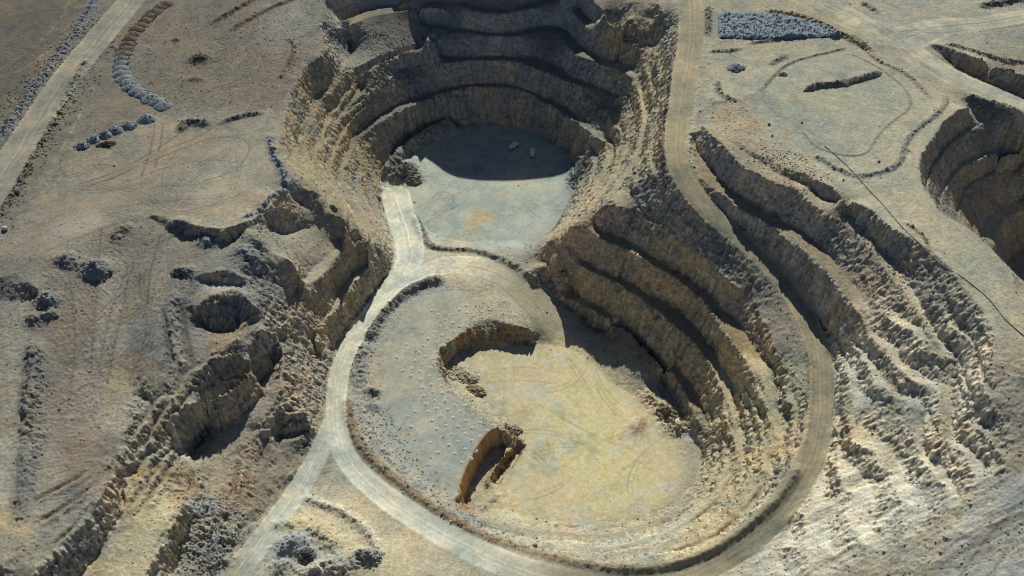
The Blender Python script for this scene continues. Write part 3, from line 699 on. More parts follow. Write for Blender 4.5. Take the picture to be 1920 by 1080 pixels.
# far pit
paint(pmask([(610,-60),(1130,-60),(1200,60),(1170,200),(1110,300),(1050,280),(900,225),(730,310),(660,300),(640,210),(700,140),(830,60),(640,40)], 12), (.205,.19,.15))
paint(pmask([(718,360),(740,300),(820,245),(920,228),(1020,245),(1080,290),(1075,370),(1040,440),(980,470),(870,470),(800,450),(778,400)], 8), (.36,.395,.335))
paint(pmask([(1060,290),(1100,290),(1110,350),(1060,420),(1010,468),(990,455),(1050,400)], 9), (.30,.335,.315))
paint(spot(895,408,32,24,-20), (.52,.41,.22), .85); paint(spot(945,365,26,7,0), (.47,.38,.22), .7); paint(spot(880,440,40,14,-25), (.45,.40,.27), .6)
paint(spot(900,350,110,25,0), (.43,.45,.37), .6); paint(spot(830,395,50,30,0), (.42,.42,.35), .5); paint(spot(985,425,60,24,-25), (.42,.46,.41), .5)
paint(pmask([(715,350),(745,340),(775,400),(800,440),(830,470),(760,520),(735,480),(722,420)], 8), (.54,.52,.385))
# lit right hand wall of the far pit
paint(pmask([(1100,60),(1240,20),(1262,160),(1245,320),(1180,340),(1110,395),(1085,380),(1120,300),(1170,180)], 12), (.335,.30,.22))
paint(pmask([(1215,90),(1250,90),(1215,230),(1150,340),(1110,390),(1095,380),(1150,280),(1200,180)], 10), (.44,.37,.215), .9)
paint(pmask([(1085,240),(1130,240),(1120,330),(1080,400),(1070,330)], 9), (.285,.295,.265))
paint(pmask([(1180,0),(1250,0),(1262,70),(1200,40)], 10), (.34,.29,.22))
# near pit
paint(pmask([(1010,470),(1075,420),(1140,375),(1200,390),(1320,480),(1440,600),(1470,740),(1330,800),(1230,700),(1110,620),(1020,545)], 8), (.29,.225,.135))
paint(pmask([(1180,320),(1260,330),(1380,440),(1500,600),(1520,760),(1470,720),(1430,610),(1330,500),(1230,440),(1180,390)], 9), (.285,.265,.215))
paint(pmask([(1100,350),(1190,330),(1180,380),(1130,380),(1070,425),(1020,480),(1010,460),(1060,410)], 8), (.40,.345,.235))
paint(pmask([(1340,690),(1460,660),(1515,700),(1510,850),(1440,960),(1300,1060),(1120,1050),(1000,1030),(1180,1000),(1290,960),(1330,830)], 12), (.46,.405,.26))
paint(pmask([(640,640),(720,560),(840,510),(960,540),(900,600),(830,650),(830,720),(940,810),(850,945),(900,985),(1100,1015),(1280,985),(1240,1050),(1000,1045),(800,950),(660,840)], 8), (.365,.36,.285))
paint(pmask([(700,760),(840,740),(930,815),(850,940),(760,900),(690,820)], 16), (.345,.355,.305))
paint(pmask([(760,600),(870,560),(930,560),(870,620),(820,660),(815,720),(740,700)], 18), (.41,.38,.28), .9)
paint(spot(800,550,70,10,-28), (.37,.40,.37), .8); paint(spot(705,700,14,70,8), (.42,.34,.25), .6)
paint(pmask([(740,510),(830,475),(960,500),(1010,520),(1060,600),(1120,690),(1050,680),(980,600),(900,560),(800,520)], 10), (.46,.42,.30))
paint(pmask([(830,690),(900,650),(1000,640),(1060,620),(1120,680),(1240,790),(1290,880),(1240,950),(1130,985),(1000,985),(890,960),(940,830),(1000,810),(880,740)], 12), (.535,.465,.275))
paint(pmask([(1010,700),(1110,690),(1200,780),(1230,880),(1150,950),(1060,930),(1040,820)], 26), (.60,.53,.285), .9)
paint(pmask([(860,660),(1000,645),(1030,690),(960,760),(890,740)], 18), (.50,.425,.26), .8)
paint(spot(1000,735,50,18,10), (.50,.50,.42), .8); paint(spot(1050,845,22,10,0), (.5,.5,.42), .6); paint(spot(1095,985,24,14,0), (.42,.42,.37), .8)
paint(spot(1220,830,60,40,45), (.50,.43,.27), .7); paint(spot(1300,818,24,10,0), (.45,.48,.48), .7)
paint(pmask([(880,985),(1000,1008),(1120,1017),(1250,990),(1330,930),(1340,945),(1260,1005),(1120,1030),(990,1020),(880,995)], 4), (.60,.56,.42), .8)
# right plateau, slopes, gravel
paint(pmask([(1330,80),(1600,75),(1800,200),(1740,280),(1740,380),(1900,540),(1960,700),(1880,700),(1750,470),(1500,330),(1380,270),(1320,230)], 14), (.385,.36,.26))
paint(pmask([(1420,150),(1470,110),(1590,85),(1690,150),(1715,195),(1640,280),(1560,300),(1500,270),(1420,210)], 8), (.355,.345,.26))
paint(pmask([(1330,190),(1400,185),(1440,240),(1400,290),(1350,260),(1325,230)], 14), (.375,.315,.22))
paint(pmask([(1340,25),(1450,25),(1580,72),(1345,75)], 5), (.24,.27,.28))
paint(spot(1382,128,16,10), (.18,.2,.21), .9)
paint(pmask([(1430,-60),(1960,-60),(1960,110),(1780,80),(1720,70),(1640,60)], 10), (.36,.345,.265))
paint(pmask([(1725,90),(1790,110),(1960,160),(1960,210),(1850,180),(1760,130)], 8), (.30,.25,.175))
paint(pmask([(1700,220),(1790,210),(1830,200),(1960,200),(1960,520),(1880,520),(1780,420),(1720,340)], 6), (.235,.185,.125), .0)
paint(pmask([(1290,250),(1340,260),(1560,400),(1640,520),(1640,640),(1560,640),(1400,450),(1310,350)], 14), (.30,.245,.17))
paint(pmask([(1570,610),(1700,520),(1860,600),(1880,700),(1800,900),(1500,1085),(1300,1085),(1500,930),(1560,800)], 18), (.60,.54,.40))
paint(pmask([(1560,610),(1640,600),(1640,640),(1570,655)], 6), (.56,.53,.42), .8)
paint(pmask([(1500,960),(1700,800),(1860,780),(1850,880),(1700,1000),(1520,1085),(1400,1085)], 26), (.66,.61,.47), .8)
paint(spot(1580,905,70,45,-25), (.72,.65,.49), .85); paint(spot(1700,930,80,40,-25), (.66,.61,.48), .6)  # first spot painted bright where the slope catches too little sun
paint(pmask([(1640,760),(1760,720),(1765,830),(1690,870)], 26), (.36,.32,.26), .7)
paint(pmask([(1750,1090),(1780,1000),(1830,930),(1960,850),(1960,1090)], 5, 4), (.33,.325,.285))
paint(pmask([(1800,640),(1880,640),(1930,800),(1840,880)], 24), (.38,.345,.27))
paint(pmask([(560,920),(640,900),(700,960),(800,1000),(900,1085),(470,1085),(500,990)], 14), (.50,.45,.31))
paint(pmask([(500,1000),(590,990),(640,1050),(520,1085)], 18), (.46,.45,.38), .8)

# faces: darker fresh rock, iron stains, grey bands
rock = np.empty_like(C); rock[:] = (.30, .27, .215)
def prock(m, col, amt=1.0):
    m = np.clip(m * amt, 0, 1)[..., None]
    rock[:] = rock * (1 - m) + np.asarray(col, np.float32) * m
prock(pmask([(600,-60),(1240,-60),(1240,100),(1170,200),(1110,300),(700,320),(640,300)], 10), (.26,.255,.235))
prock(pmask([(1010,440),(1130,370),(1320,470),(1450,610),(1460,720),(1330,800),(1230,690),(1020,545)], 10), (.39,.31,.21))
prock(pmask([(1700,190),(1990,190),(1990,520),(1880,520),(1720,340)], 10), (.30,.245,.175))
prock(pmask([(1290,240),(1560,380),(1640,520),(1640,640),(1560,640),(1300,350)], 14), (.36,.32,.255))
prock(pmask([(480,380),(640,340),(700,470),(600,650),(520,600),(560,480),(470,420)], 14), (.30,.25,.18))
prock(pmask([(340,540),(500,540),(520,760),(350,860),(320,780),(380,640)], 14), (.24,.225,.19))
prock(pmask([(1570,610),(1860,600),(1880,860),(1500,1085),(1300,1085),(1560,800)], 18), (.56,.49,.36))
prock(pmask([(1340,690),(1460,660),(1515,700),(1510,850),(1300,1060),(1000,1030),(1290,960)], 12), (.44,.375,.235))
prock(pmask([(480,230),(560,110),(660,120),(720,230),(735,420),(690,440),(600,370)], 14), (.31,.255,.165))
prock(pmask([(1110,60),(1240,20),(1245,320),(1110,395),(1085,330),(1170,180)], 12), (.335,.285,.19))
prock(pmask([(-80,700),(420,740),(430,1085),(-80,1085)], 20), (.31,.275,.205))
prock(pmask([(820,590),(1020,600),(1010,660),(830,720)], 6), (.30,.195,.10)); prock(pmask([(840,800),(985,800),(985,970),(840,960)], 6), (.32,.215,.115))
prock(np.clip(0.9 * N2 + 0.5 * N3 - 0.55, 0, 1), (.35,.25,.14), .45)
prock(np.clip(0.8 * np.roll(N2, 300, 1) + 0.7 * np.roll(N3, 200, 0) - 0.5, 0, 1), (.24,.235,.205), .75)
rock *= (1 + .34 * STEEP)[..., None]  # steep faces lightened to offset their dark shade
fm = np.clip(0.85 * STEEP + 0.35 * FACE + 0.1 * N1 * FACE, 0, 1) * (1 - np.clip(blur(ROADMASK, 1), 0, 1))
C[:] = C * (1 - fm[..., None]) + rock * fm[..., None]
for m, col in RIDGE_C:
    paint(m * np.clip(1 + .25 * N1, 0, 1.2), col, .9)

# running surfaces
road_t = np.clip((PY - 250) / 500, 0, 1)
lf = pmask([(690,320),(800,320),(830,430),(960,480),(900,560),(760,600),(690,700),(720,900),(980,1020),(1060,1085),(360,1085),(420,1085),(600,800)], 40, 3)
tr = pmask([(1400,-80),(1990,-80),(1990,250),(1780,160)], 14)
ll = pmask([(-80,-80),(330,-80),(330,40),(-80,480)], 14)
rc = np.empty_like(C); rc[:] = (.33, .29, .195)
for m, col in ((lf, (.60,.60,.49)), (tr, (.42,.40,.305)), (ll, (.29,.265,.205))):
    rc[:] = rc * (1 - m[..., None]) + np.asarray(col, np.float32) * m[..., None]
r2 = np.random.default_rng(5)
prof = np.interp(np.linspace(-1, 1, 400), np.linspace(-1, 1, 26), r2.standard_normal(26))
prof2 = np.interp(np.linspace(-1, 1, 400), np.linspace(-1, 1, 60), r2.standard_normal(60))
ui = np.clip((ROAD_U + 0.05 * N3 + 1) * 200, 0, 399).astype(int)
lanes = prof[ui] * 0.6 + prof2[ui] * 0.5
edge = np.clip((np.abs(ROAD_U) - 0.72) / 0.2, 0, 1)
rc = rc * (1 + 0.12 * lanes + 0.05 * N3 + 0.16 * edge)[..., None]
rb = np.clip(ROADMASK * 1.2 - 0.15 + 0.12 * N1 * (ROADMASK > 0) * (ROADMASK < 1), 0, 1)
C[:] = C * (1 - rb[..., None]) + rc * rb[..., None]

# wheel tracks and scrapes
def track(w, dark, *pts, groove=0.12, pair=0.0):
    dark = np.clip(dark * 1.5, -.5, .6); w = w * 1.15
    d, t = trace(pts)
    for off in ((-pair / 2, pair / 2) if pair else (0.0,)):
        jj, ii, k, sd = line_field(d, w * 2 + abs(off) + 1)
        m = np.exp(-((sd - off) / w) ** 2)
        C[jj, ii] *= (1 - dark * m * np.clip(0.9 + .4 * N2[jj, ii], 0, 1))[:, None]
        H[jj, ii] -= groove * m
for a in (
    (0.5, .35, (150,345),(210,325),(270,295),(320,262),(350,240)), (0.5, .3, (160,352),(230,325),(300,285),(360,262),(400,240)),
    (0.5, .3, (200,340),(290,300),(340,280),(390,262),(440,258),(465,270),(462,295),(430,325),(380,340)),
    (0.4, .25, (230,345),(320,312),(400,300),(440,305)), (0.4, .25, (290,350),(380,345),(450,330)),
    (0.5, .35, (290,235),(285,265),(280,290),(265,330)), (0.5, .35, (305,232),(302,262),(296,290),(290,315)),
    (0.4, .3, (120,290),(112,310),(125,330),(145,325)), (0.4, .25, (180,150),(195,170),(210,182)),
    (0.4, .2, (20,470),(120,420),(220,390),(320,380)), (0.4, .2, (40,500),(150,445),(260,410)),
    (0.35, .3, (1497,238),(1520,247),(1533,258)), (0.3, .35, (1640,170),(1630,160)),
    (0.35, .35, (1586,234),(1596,231),(1606,236),(1598,241),(1586,238)), (0.3, .3, (1580,247),(1590,246),(1598,248)),
    (0.8, .14, (1690,60),(1760,52),(1850,42),(1920,30)), (0.8, .16, (1680,40),(1740,62),(1790,60),(1860,55),(1920,48)),
    (0.7, .14, (1560,10),(1640,50),(1700,100),(1760,140)), (0.7, .14, (1590,5),(1670,60),(1720,105)),
    (0.6, .2, (760,400),(800,380),(830,360),(850,370),(840,390),(810,405)), (0.6, .2, (780,420),(830,400),(860,385)),
    (0.6, .15, (790,395),(820,375),(838,380),(825,395)), (0.6, .12, (880,500),(920,510),(960,530),(1010,580)),
    (0.6, .12, (900,520),(940,540),(990,590),(1040,650)), (0.5, .12, (880,700),(980,690),(1050,700)), (0.5, .12, (890,720),(980,715),(1040,720)),
    (0.6, .12, (1010,760),(1120,820),(1200,850)), (0.5, .15, (1160,890),(1230,830),(1280,790)), (0.5, .12, (1150,870),(1220,810)),
    (0.5, .3, (190,430),(180,560),(170,700)), (0.5, .25, (215,560),(195,640),(185,700)), (0.5, .2, (240,520),(225,600),(200,720)),
    (0.5, .2, (130,520),(140,640),(120,800)), (0.5, .3, (340,380),(370,385)), (0.5, .25, (300,440),(280,520),(270,640),(240,720)),
    (0.6, .3, (1800,1080),(1850,1010),(1920,940)), (0.5, .3, (1860,1075),(1900,1010)), (0.5, .2, (1820,1000),(1880,960),(1920,950)),
    (0.5, .3, (1870,605),(1875,612),(1885,619),(1893,619)),
    (0.5, .25, (0,40),(60,25),(120,18)), (0.8, -.25, (0,130),(60,90),(110,40),(130,0)), (0.9, -.2, (0,145),(50,125),(90,95)),
    (0.8, -.25, (150,215),(110,290),(80,330)), (0.7, -.15, (180,150),(140,235)),
):
    track(*a)
# blown and graded streaks on the lower right slope, patches on the yellow floor
_a, _b2 = np.array(ground(1700, 900, 48)), np.array(ground(1400, 1050, 24)); _d = (_b2 - _a) / np.linalg.norm(_b2 - _a)
_u, _v = GX * _d[0] + GY * _d[1], -GX * _d[1] + GY * _d[0]
STR = sample(N1, (_u * .10) % 600 - 300, 200 + (_v * 1.1) % 500) + .8 * sample(N2, (_u * .12 + 50) % 600 - 300, 200 + (_v + 90) % 500)
LRM = pmask([(1560,880),(1680,860),(1860,880),(1960,900),(1960,1085),(1300,1085),(1480,960)], 30)
C *= (1 + .13 * LRM * STR)[..., None]
H += .09 * LRM * STR * rough
_y = pmask([(830,690),(900,650),(1000,640),(1060,620),(1120,680),(1240,790),(1290,880),(1240,950),(1130,985),(1000,985),(890,960),(940,830),(1000,810),(880,740)], 10)
paint(_y * np.clip(2.2 * (.7 * N3 + .5 * N2) - .9, 0, 1), (.46,.41,.28), .6)
paint(_y * np.clip(2.2 * (.6 * np.roll(N3, 120, 1) + .6 * np.roll(N2, 60, 0)) - 1.2, 0, 1), (.50,.49,.40), .55)
# general mottling, streaks on the slopes, dust in the hollows of the rock
# wheel marks of many passes on the floors and pads
def passes(poly, n, seed, dark, R=(25, 90), w=.4, pair=2.3, heading=None):
    r = np.random.default_rng(seed); P = np.array(poly, float)
    lo, hi = P.min(0), P.max(0)
    for _ in range(n):
        c = hit(*(lo + (hi - lo) * r.uniform(.15, .85, 2)))[0]
        a0 = (r.uniform(0, 2 * math.pi) if heading is None else math.radians(heading + r.normal(0, 14))); k = r.choice([-1, 1]) / r.uniform(*R); ln = r.uniform(18, 60)
        s = np.linspace(-ln / 2, ln / 2, 40); a = a0 + k * s
        x = c[0] + np.cumsum(np.cos(a)) * ln / 40; y = c[1] + np.cumsum(np.sin(a)) * ln / 40
        px, py = survey(x, y, gz0(x, y))
        ins = np.zeros(40, bool)
        for i in range(len(P)):
            q = P[i - 1]; p = P[i]
            if p[1] != q[1]: ins ^= ((p[1] > py) != (q[1] > py)) & (px < (q[0] - p[0]) * (py - p[1]) / (q[1] - p[1]) + p[0])
        if ins.sum() < 6: continue
        i0, i1 = np.nonzero(ins)[0][[0, -1]]
        d, t = dense(np.stack([x, y, x * 0], 1)[i0:i1 + 1])
        e = np.clip(np.minimum(t, t[-1] - t) / 6, 0, 1)
        for off in (-pair / 2, pair / 2):
            jj, ii, kk, sd = line_field(d, w * 2 + pair)
            m = np.exp(-((sd - off) / w) ** 2) * e[kk]
            C[jj, ii] *= (1 - r.uniform(.4, 1.1) * dark * m)[:, None]
            H[jj, ii] -= .05 * m
gz0 = lambda x, y: sample(H, x, y)
passes([(900,655),(1000,645),(1110,680),(1235,775),(1280,880),(1150,955),(960,930),(985,840),(900,745)], 22, 71, .24)
passes([(720,690),(760,590),(850,555),(820,700),(930,810),(850,935),(745,850)], 8, 72, .18)
passes([(730,350),(820,270),(960,330),(1060,340),(1000,450),(850,450),(780,395)], 22, 73, .22)
passes([(60,440),(130,290),(300,225),(505,240),(515,330),(440,395),(150,430)], 26, 74, .26)
passes([(100,560),(230,470),(320,540),(280,700),(150,800),(90,700)], 26, 75, .30, heading=75)
passes([(1430,160),(1590,95),(1700,190),(1600,290),(1480,250)], 12, 76, .16)
passes([(1640,30),(1900,10),(1900,60),(1780,80),(1700,90)], 20, 77, .22, R=(60, 200))
passes([(770,500),(850,480),(960,510),(1010,570),(1060,640),(900,540)], 14, 78, .2)
passes([(1700,400),(1760,440),(1880,560),(1900,650),(1760,500)], 8, 79, .10, heading=120)
passes([(250,60),(540,60),(540,200),(330,200)], 8, 80, .10)
mot = 1 + 0.055 * N1 + 0.06 * N2 + 0.05 * N3 + 0.045 * NF
mot = mot + FACE * rough * (0.06 * LIC + 0.05 * LIC2 + 0.07 * N1)
mot = mot + (MLOW * 0.03 + MRL * 0.05) * LIC + (MLOW * .05 + MRL * .03) * LIC3
C *= np.clip(mot, 0.55, 1.5)[..., None]
hue = 0.03 * N3 + 0.02 * np.roll(N2, 77, 0)
C[..., 0] *= 1 + hue; C[..., 2] *= 1 - hue
np.clip(C, 0.02, 0.8, out=C)
print("coloured")

# ------------------------------------------------------------------ materials
def ground_material(name, grain=0.22, bump=0.35, attr=True, col=(.3, .3, .3), rocky=False):
    m = bpy.data.materials.new(name); m.use_nodes = True
    nt = m.node_tree; N = nt.nodes; K = nt.links
    b = N["Principled BSDF"]
    b.inputs["Roughness"].default_value = 0.95
    b.inputs["Specular IOR Level"].default_value = 0.12
    tc = N.new("ShaderNodeNewGeometry")
    if attr:
        a = N.new("ShaderNodeVertexColor"); a.layer_name = "soil"; src = a.outputs[0]
    else:
        a = N.new("ShaderNodeRGB"); a.outputs[0].default_value = (*col, 1); src = a.outputs[0]
    n1 = N.new("ShaderNodeTexNoise"); n1.inputs["Scale"].default_value = 0.9; n1.inputs["Detail"].default_value = 7; n1.inputs["Roughness"].default_value = 0.7
    K.new(tc.outputs["Position"], n1.inputs["Vector"])
    r1 = N.new("ShaderNodeMapRange"); r1.inputs[1].default_value = 0.3; r1.inputs[2].default_value = 0.7
    r1.inputs[3].default_value = 1 - grain; r1.inputs[4].default_value = 1 + grain
    K.new(n1.outputs[0], r1.inputs[0])
    v = N.new("ShaderNodeTexVoronoi"); v.inputs["Scale"].default_value = 0.55
    K.new(tc.outputs["Position"], v.inputs["Vector"])
    r2_ = N.new("ShaderNodeMapRange"); r2_.inputs[1].default_value = 0.08; r2_.inputs[2].default_value = 0.22
    r2_.inputs[3].default_value = 1 - 1.1 * grain; r2_.inputs[4].default_value = 1.0
    K.new(v.outputs["Distance"], r2_.inputs[0])
    mu = N.new("ShaderNodeMath"); mu.operation = 'MULTIPLY'
    K.new(r1.outputs[0], mu.inputs[0]); K.new(r2_.outputs[0], mu.inputs[1])
    mx = N.new("ShaderNodeVectorMath"); mx.operation = 'SCALE'
    K.new(src, mx.inputs[0]); K.new(mu.outputs[0], mx.inputs["Scale"])
    K.new(mx.outputs[0], b.inputs["Base Color"])
    bp = N.new("ShaderNodeBump"); bp.inputs["Strength"].default_value = bump; bp.inputs["Distance"].default_value = 0.6
    K.new(n1.outputs[0], bp.inputs["Height"]); K.new(bp.outputs[0], b.inputs["Normal"])
    if rocky:
        sx = N.new("ShaderNodeSeparateXYZ"); K.new(tc.outputs["True Normal"], sx.inputs[0])
        st = N.new("ShaderNodeMapRange"); st.inputs[1].default_value = 0.80; st.inputs[2].default_value = 0.5   # steep = 1
        st.inputs[3].default_value = 0.0; st.inputs[4].default_value = 1.0
        K.new(sx.outputs[2], st.inputs[0])
        mp = N.new("ShaderNodeMapping"); mp.inputs["Scale"].default_value = (.10, .10, .62); mp.inputs["Rotation"].default_value = (.09, -.07, 0)
        K.new(tc.outputs["Position"], mp.inputs[0])
        ns = N.new("ShaderNodeTexNoise"); ns.inputs["Scale"].default_value = 1.0; ns.inputs["Detail"].default_value = 6; ns.inputs["Roughness"].default_value = .75
        K.new(mp.outputs[0], ns.inputs["Vector"])
        vb = N.new("ShaderNodeTexVoronoi"); vb.inputs["Scale"].default_value = 0.42; vb.inputs["Randomness"].default_value = 1.0
        K.new(tc.outputs["Position"], vb.inputs["Vector"])
        rs = N.new("ShaderNodeMapRange"); rs.inputs[1].default_value = .32; rs.inputs[2].default_value = .68; rs.inputs[3].default_value = .66; rs.inputs[4].default_value = 1.34
        K.new(ns.outputs[0], rs.inputs[0])
        rv = N.new("ShaderNodeMapRange"); rv.inputs[1].default_value = 0; rv.inputs[2].default_value = 1.4; rv.inputs[3].default_value = 1.14; rv.inputs[4].default_value = .78
        K.new(vb.outputs["Distance"], rv.inputs[0])
        m1 = N.new("ShaderNodeMath"); m1.operation = 'MULTIPLY'; K.new(rs.outputs[0], m1.inputs[0]); K.new(rv.outputs[0], m1.inputs[1])
        ml = N.new("ShaderNodeMix"); ml.data_type = 'FLOAT'; ml.inputs[2].default_value = 1.0
        K.new(st.outputs[0], ml.inputs[0]); K.new(m1.outputs[0], ml.inputs[3])
        m2 = N.new("ShaderNodeMath"); m2.operation = 'MULTIPLY'; K.new(mu.outputs[0], m2.inputs[0]); K.new(ml.outputs[0], m2.inputs[1])
        K.new(m2.outputs[0], mx.inputs["Scale"])
        hs = N.new("ShaderNodeMath"); hs.operation = 'MULTIPLY'; K.new(vb.outputs["Distance"], hs.inputs[0]); K.new(st.outputs[0], hs.inputs[1])
        b2 = N.new("ShaderNodeBump"); b2.invert = True; b2.inputs["Strength"].default_value = .85; b2.inputs["Distance"].default_value = 1.1
        K.new(hs.outputs[0], b2.inputs["Height"]); K.new(bp.outputs[0], b2.inputs["Normal"]); K.new(b2.outputs[0], b.inputs["Normal"])
    return m
def plain_material(name, col, rough=0.6, metal=0.0, var=0.12):
    m = bpy.data.materials.new(name); m.use_nodes = True
    nt = m.node_tree; b = nt.nodes["Principled BSDF"]
    b.inputs["Roughness"].default_value = rough; b.inputs["Metallic"].default_value = metal
    n = nt.nodes.new("ShaderNodeTexNoise"); n.inputs["Scale"].default_value = 3.0
    r = nt.nodes.new("ShaderNodeMapRange"); r.inputs[3].default_value = 1 - var; r.inputs[4].default_value = 1 + var
    s_ = nt.nodes.new("ShaderNodeVectorMath"); s_.operation = 'SCALE'; s_.inputs[0].default_value = col
    tc = nt.nodes.new("ShaderNodeNewGeometry")
    nt.links.new(tc.outputs["Position"], n.inputs["Vector"]); nt.links.new(n.outputs[0], r.inputs[0])
    nt.links.new(r.outputs[0], s_.inputs["Scale"]); nt.links.new(s_.outputs[0], b.inputs["Base Color"])
    return m
MAT_SOIL = ground_material("broken_rock", 0.27, 0.6, rocky=True)
MAT_ROAD = ground_material("graded_dust", 0.07, 0.12)
MAT_FLOOR = ground_material("pit_floor_dust", 0.10, 0.2)

# ------------------------------------------------------------------ ground meshes
def mesh_from(name, co, quads, col=None, mat=None, parent=None, sides=4, smooth=False):
    me = bpy.data.meshes.new(name)
    co = np.asarray(co, np.float32); quads = np.asarray(quads, np.int32)
    me.vertices.add(len(co)); me.vertices.foreach_set("co", co.ravel())
    me.loops.add(quads.size); me.loops.foreach_set("vertex_index", quads.ravel())
    me.polygons.add(len(quads)); me.polygons.foreach_set("loop_start", np.arange(0, quads.size, sides, dtype=np.int32))
    me.update(calc_edges=True)
    if smooth: me.polygons.foreach_set("use_smooth", np.ones(len(quads), bool))
    if col is not None:
        a = me.color_attributes.new("soil", 'FLOAT_COLOR', 'POINT')
        a.data.foreach_set("color", np.concatenate([np.asarray(col, np.float32), np.ones((len(co), 1), np.float32)], 1).ravel())
    if mat: me.materials.append(mat)
    o = bpy.data.objects.new(name, me); COL.objects.link(o)
    if parent: o.parent = parent
    return o
VID = np.arange(NX * NY).reshape(NY, NX)
QUADS = np.stack([VID[:-1, :-1], VID[:-1, 1:], VID[1:, 1:], VID[1:, :-1]], -1)
dsp = STEEP * rough * (0.45 * sample(N2, GX + 1.3 * H, GY - 1.9 * H) + 0.40 * sample(N1, GX - 1.6 * H, GY + 1.1 * H) + .2 * sample(NF, GX + .9 * H, GY + .8 * H))
dsp = np.clip(dsp, -1.2, 1.2) * np.clip((GX - X0) / 4, 0, 1) * np.clip((X1 - GX) / 4, 0, 1) * np.clip((GY - Y0) / 4, 0, 1)
VCO = np.stack([GX - dsp * ux, GY - dsp * uy, H], -1).reshape(-1, 3)
VCL = C.reshape(-1, 3)
def piece(name, fm, mat):
    q = QUADS[fm]
    u, inv = np.unique(q.ravel(), return_inverse=True)
    o = mesh_from(name, VCO[u], inv.reshape(-1, 4), VCL[u], mat, smooth=True)
    o['kind'] = 'structure'
    return o
fr = ROADMASK[:-1, :-1] > 0.5
def fq(m): return m[:-1, :-1] & ~fr
yel = fq(pmask([(830,690),(900,650),(1000,640),(1060,620),(1120,690),(1240,790),(1290,880),(1240,950),(1130,985),(1000,985),(890,960),(940,830),(1000,810),(880,740)], 2, 2) > .5)
yel &= (SLOPE[:-1, :-1] < 0.6)
p2 = fq(pmask([(718,360),(740,300),(820,245),(920,228),(1020,245),(1080,290),(1075,370),(1040,440),(980,470),(870,470),(800,450),(778,400)], 2, 2) > .5) & (SLOPE[:-1, :-1] < 0.6)
bl = fq(M_BLAST | M_SAD) & ~yel & ~p2
piece("haul_road", fr, MAT_ROAD)
piece("pit_floor", yel | p2, MAT_FLOOR)
piece("blast_bench_ground", bl, MAT_FLOOR)
piece("ground", ~(fr | yel | p2 | bl), MAT_SOIL)

# land beyond the survey: rings that carry the edge out to the horizon
ring_v, ring_c, ring_q = [], [], []
bj = np.concatenate([np.zeros(NX - 1, int), np.arange(NY - 1), np.full(NX - 1, NY - 1), np.arange(NY - 1, 0, -1)])
bi = np.concatenate([np.arange(NX - 1), np.full(NY - 1, NX - 1), np.arange(NX - 1, 0, -1), np.zeros(NY - 1, int)])
bj, bi = bj[::4], bi[::4]
nb = len(bj)
bx, by, bz, bc = gx[bi], gy[bj], H[bj, bi], C[bj, bi]
cx, cy = 0.0, 0.5 * (Y0 + Y1)
rr = np.random.default_rng(3)
for li, f in enumerate((1.0, 1.02, 1.08, 1.2, 1.5, 2.2, 4.0, 9.0)):
    zt = 85 + 14 * np.sin(bx * .01 * f + li) + 10 * np.cos(by * .008 * f)
    w = min(1.0, (f - 1) * 2.2)
    ring_v.append(np.stack([cx + (bx - cx) * f, cy + (by - cy) * f, bz * (1 - w) + zt * w - (0.02 if li == 0 else 0) + (li > 0) * rr.normal(0, .5, nb)], 1))
    ring_c.append(bc * (1 - w) + np.array((.3, .26, .19)) * w)
for li in range(7):
    a = li * nb + np.arange(nb); b = li * nb + (np.arange(nb) + 1) % nb
    ring_q.append(np.stack([a, a + nb, b + nb, b], 1))
o = mesh_from("desert_ground", np.concatenate(ring_v), np.concatenate(ring_q), np.concatenate(ring_c), MAT_SOIL, smooth=True)
o['kind'] = 'structure'
print("ground built")

# ------------------------------------------------------------------ helpers for the loose things
def tag(o, label, cat, group=None, kind=None):
    if label: o['label'] = label
    if cat: o['category'] = cat
    if group: o['group'] = group
    if kind: o['kind'] = kind
    return o
def gz(x, y): return sample(H, x, y)
_b = bmesh.new(); bmesh.ops.create_icosphere(_b, subdivisions=1, radius=1.0)
ICO0_V = np.array([v.co[:] for v in _b.verts]); ICO0_F = np.array([[v.index for v in f.verts] for f in _b.faces]); _b.free()
_b = bmesh.new(); bmesh.ops.create_icosphere(_b, subdivisions=2, radius=1.0)
ICO1_V = np.array([v.co[:] for v in _b.verts]); ICO1_F = np.array([[v.index for v in f.verts] for f in _b.faces]); _b.free()
_b = bmesh.new(); bmesh.ops.create_icosphere(_b, subdivisions=3, radius=1.0)
ICO2_V = np.array([v.co[:] for v in _b.verts]); ICO2_F = np.array([[v.index for v in f.verts] for f in _b.faces]); _b.free()
def stones(pos, size, col, V=ICO0_V, F=ICO0_F, r=None):
    """angular stones as arrays: vertices, triangles, colours"""
    r = r or np.random.default_rng(1)
    n, m = len(pos), len(V)
    sc = size[:, None] * r.uniform(0.65, 1.25, (n, 3)); sc[:, 2] *= 0.75
    a = r.uniform(0, 2 * np.pi, n)
    v = V[None] * (1 + r.normal(0, 0.16, (n, m, 1)))
    v = v * sc[:, None]
    x = v[..., 0] * np.cos(a)[:, None] - v[..., 1] * np.sin(a)[:, None]
    y = v[..., 0] * np.sin(a)[:, None] + v[..., 1] * np.cos(a)[:, None]
    z = v[..., 2] + 0.25 * size[:, None]
    v = np.stack([x, y, z], -1) + pos[:, None]
    f = F[None] + (np.arange(n) * m)[:, None, None]
    c = np.repeat(col[:, None], m, 1)
    return v.reshape(-1, 3), f.reshape(-1, 3), c.reshape(-1, 3)
MAT_STONE = ground_material("stone", 0.16, 0.3)

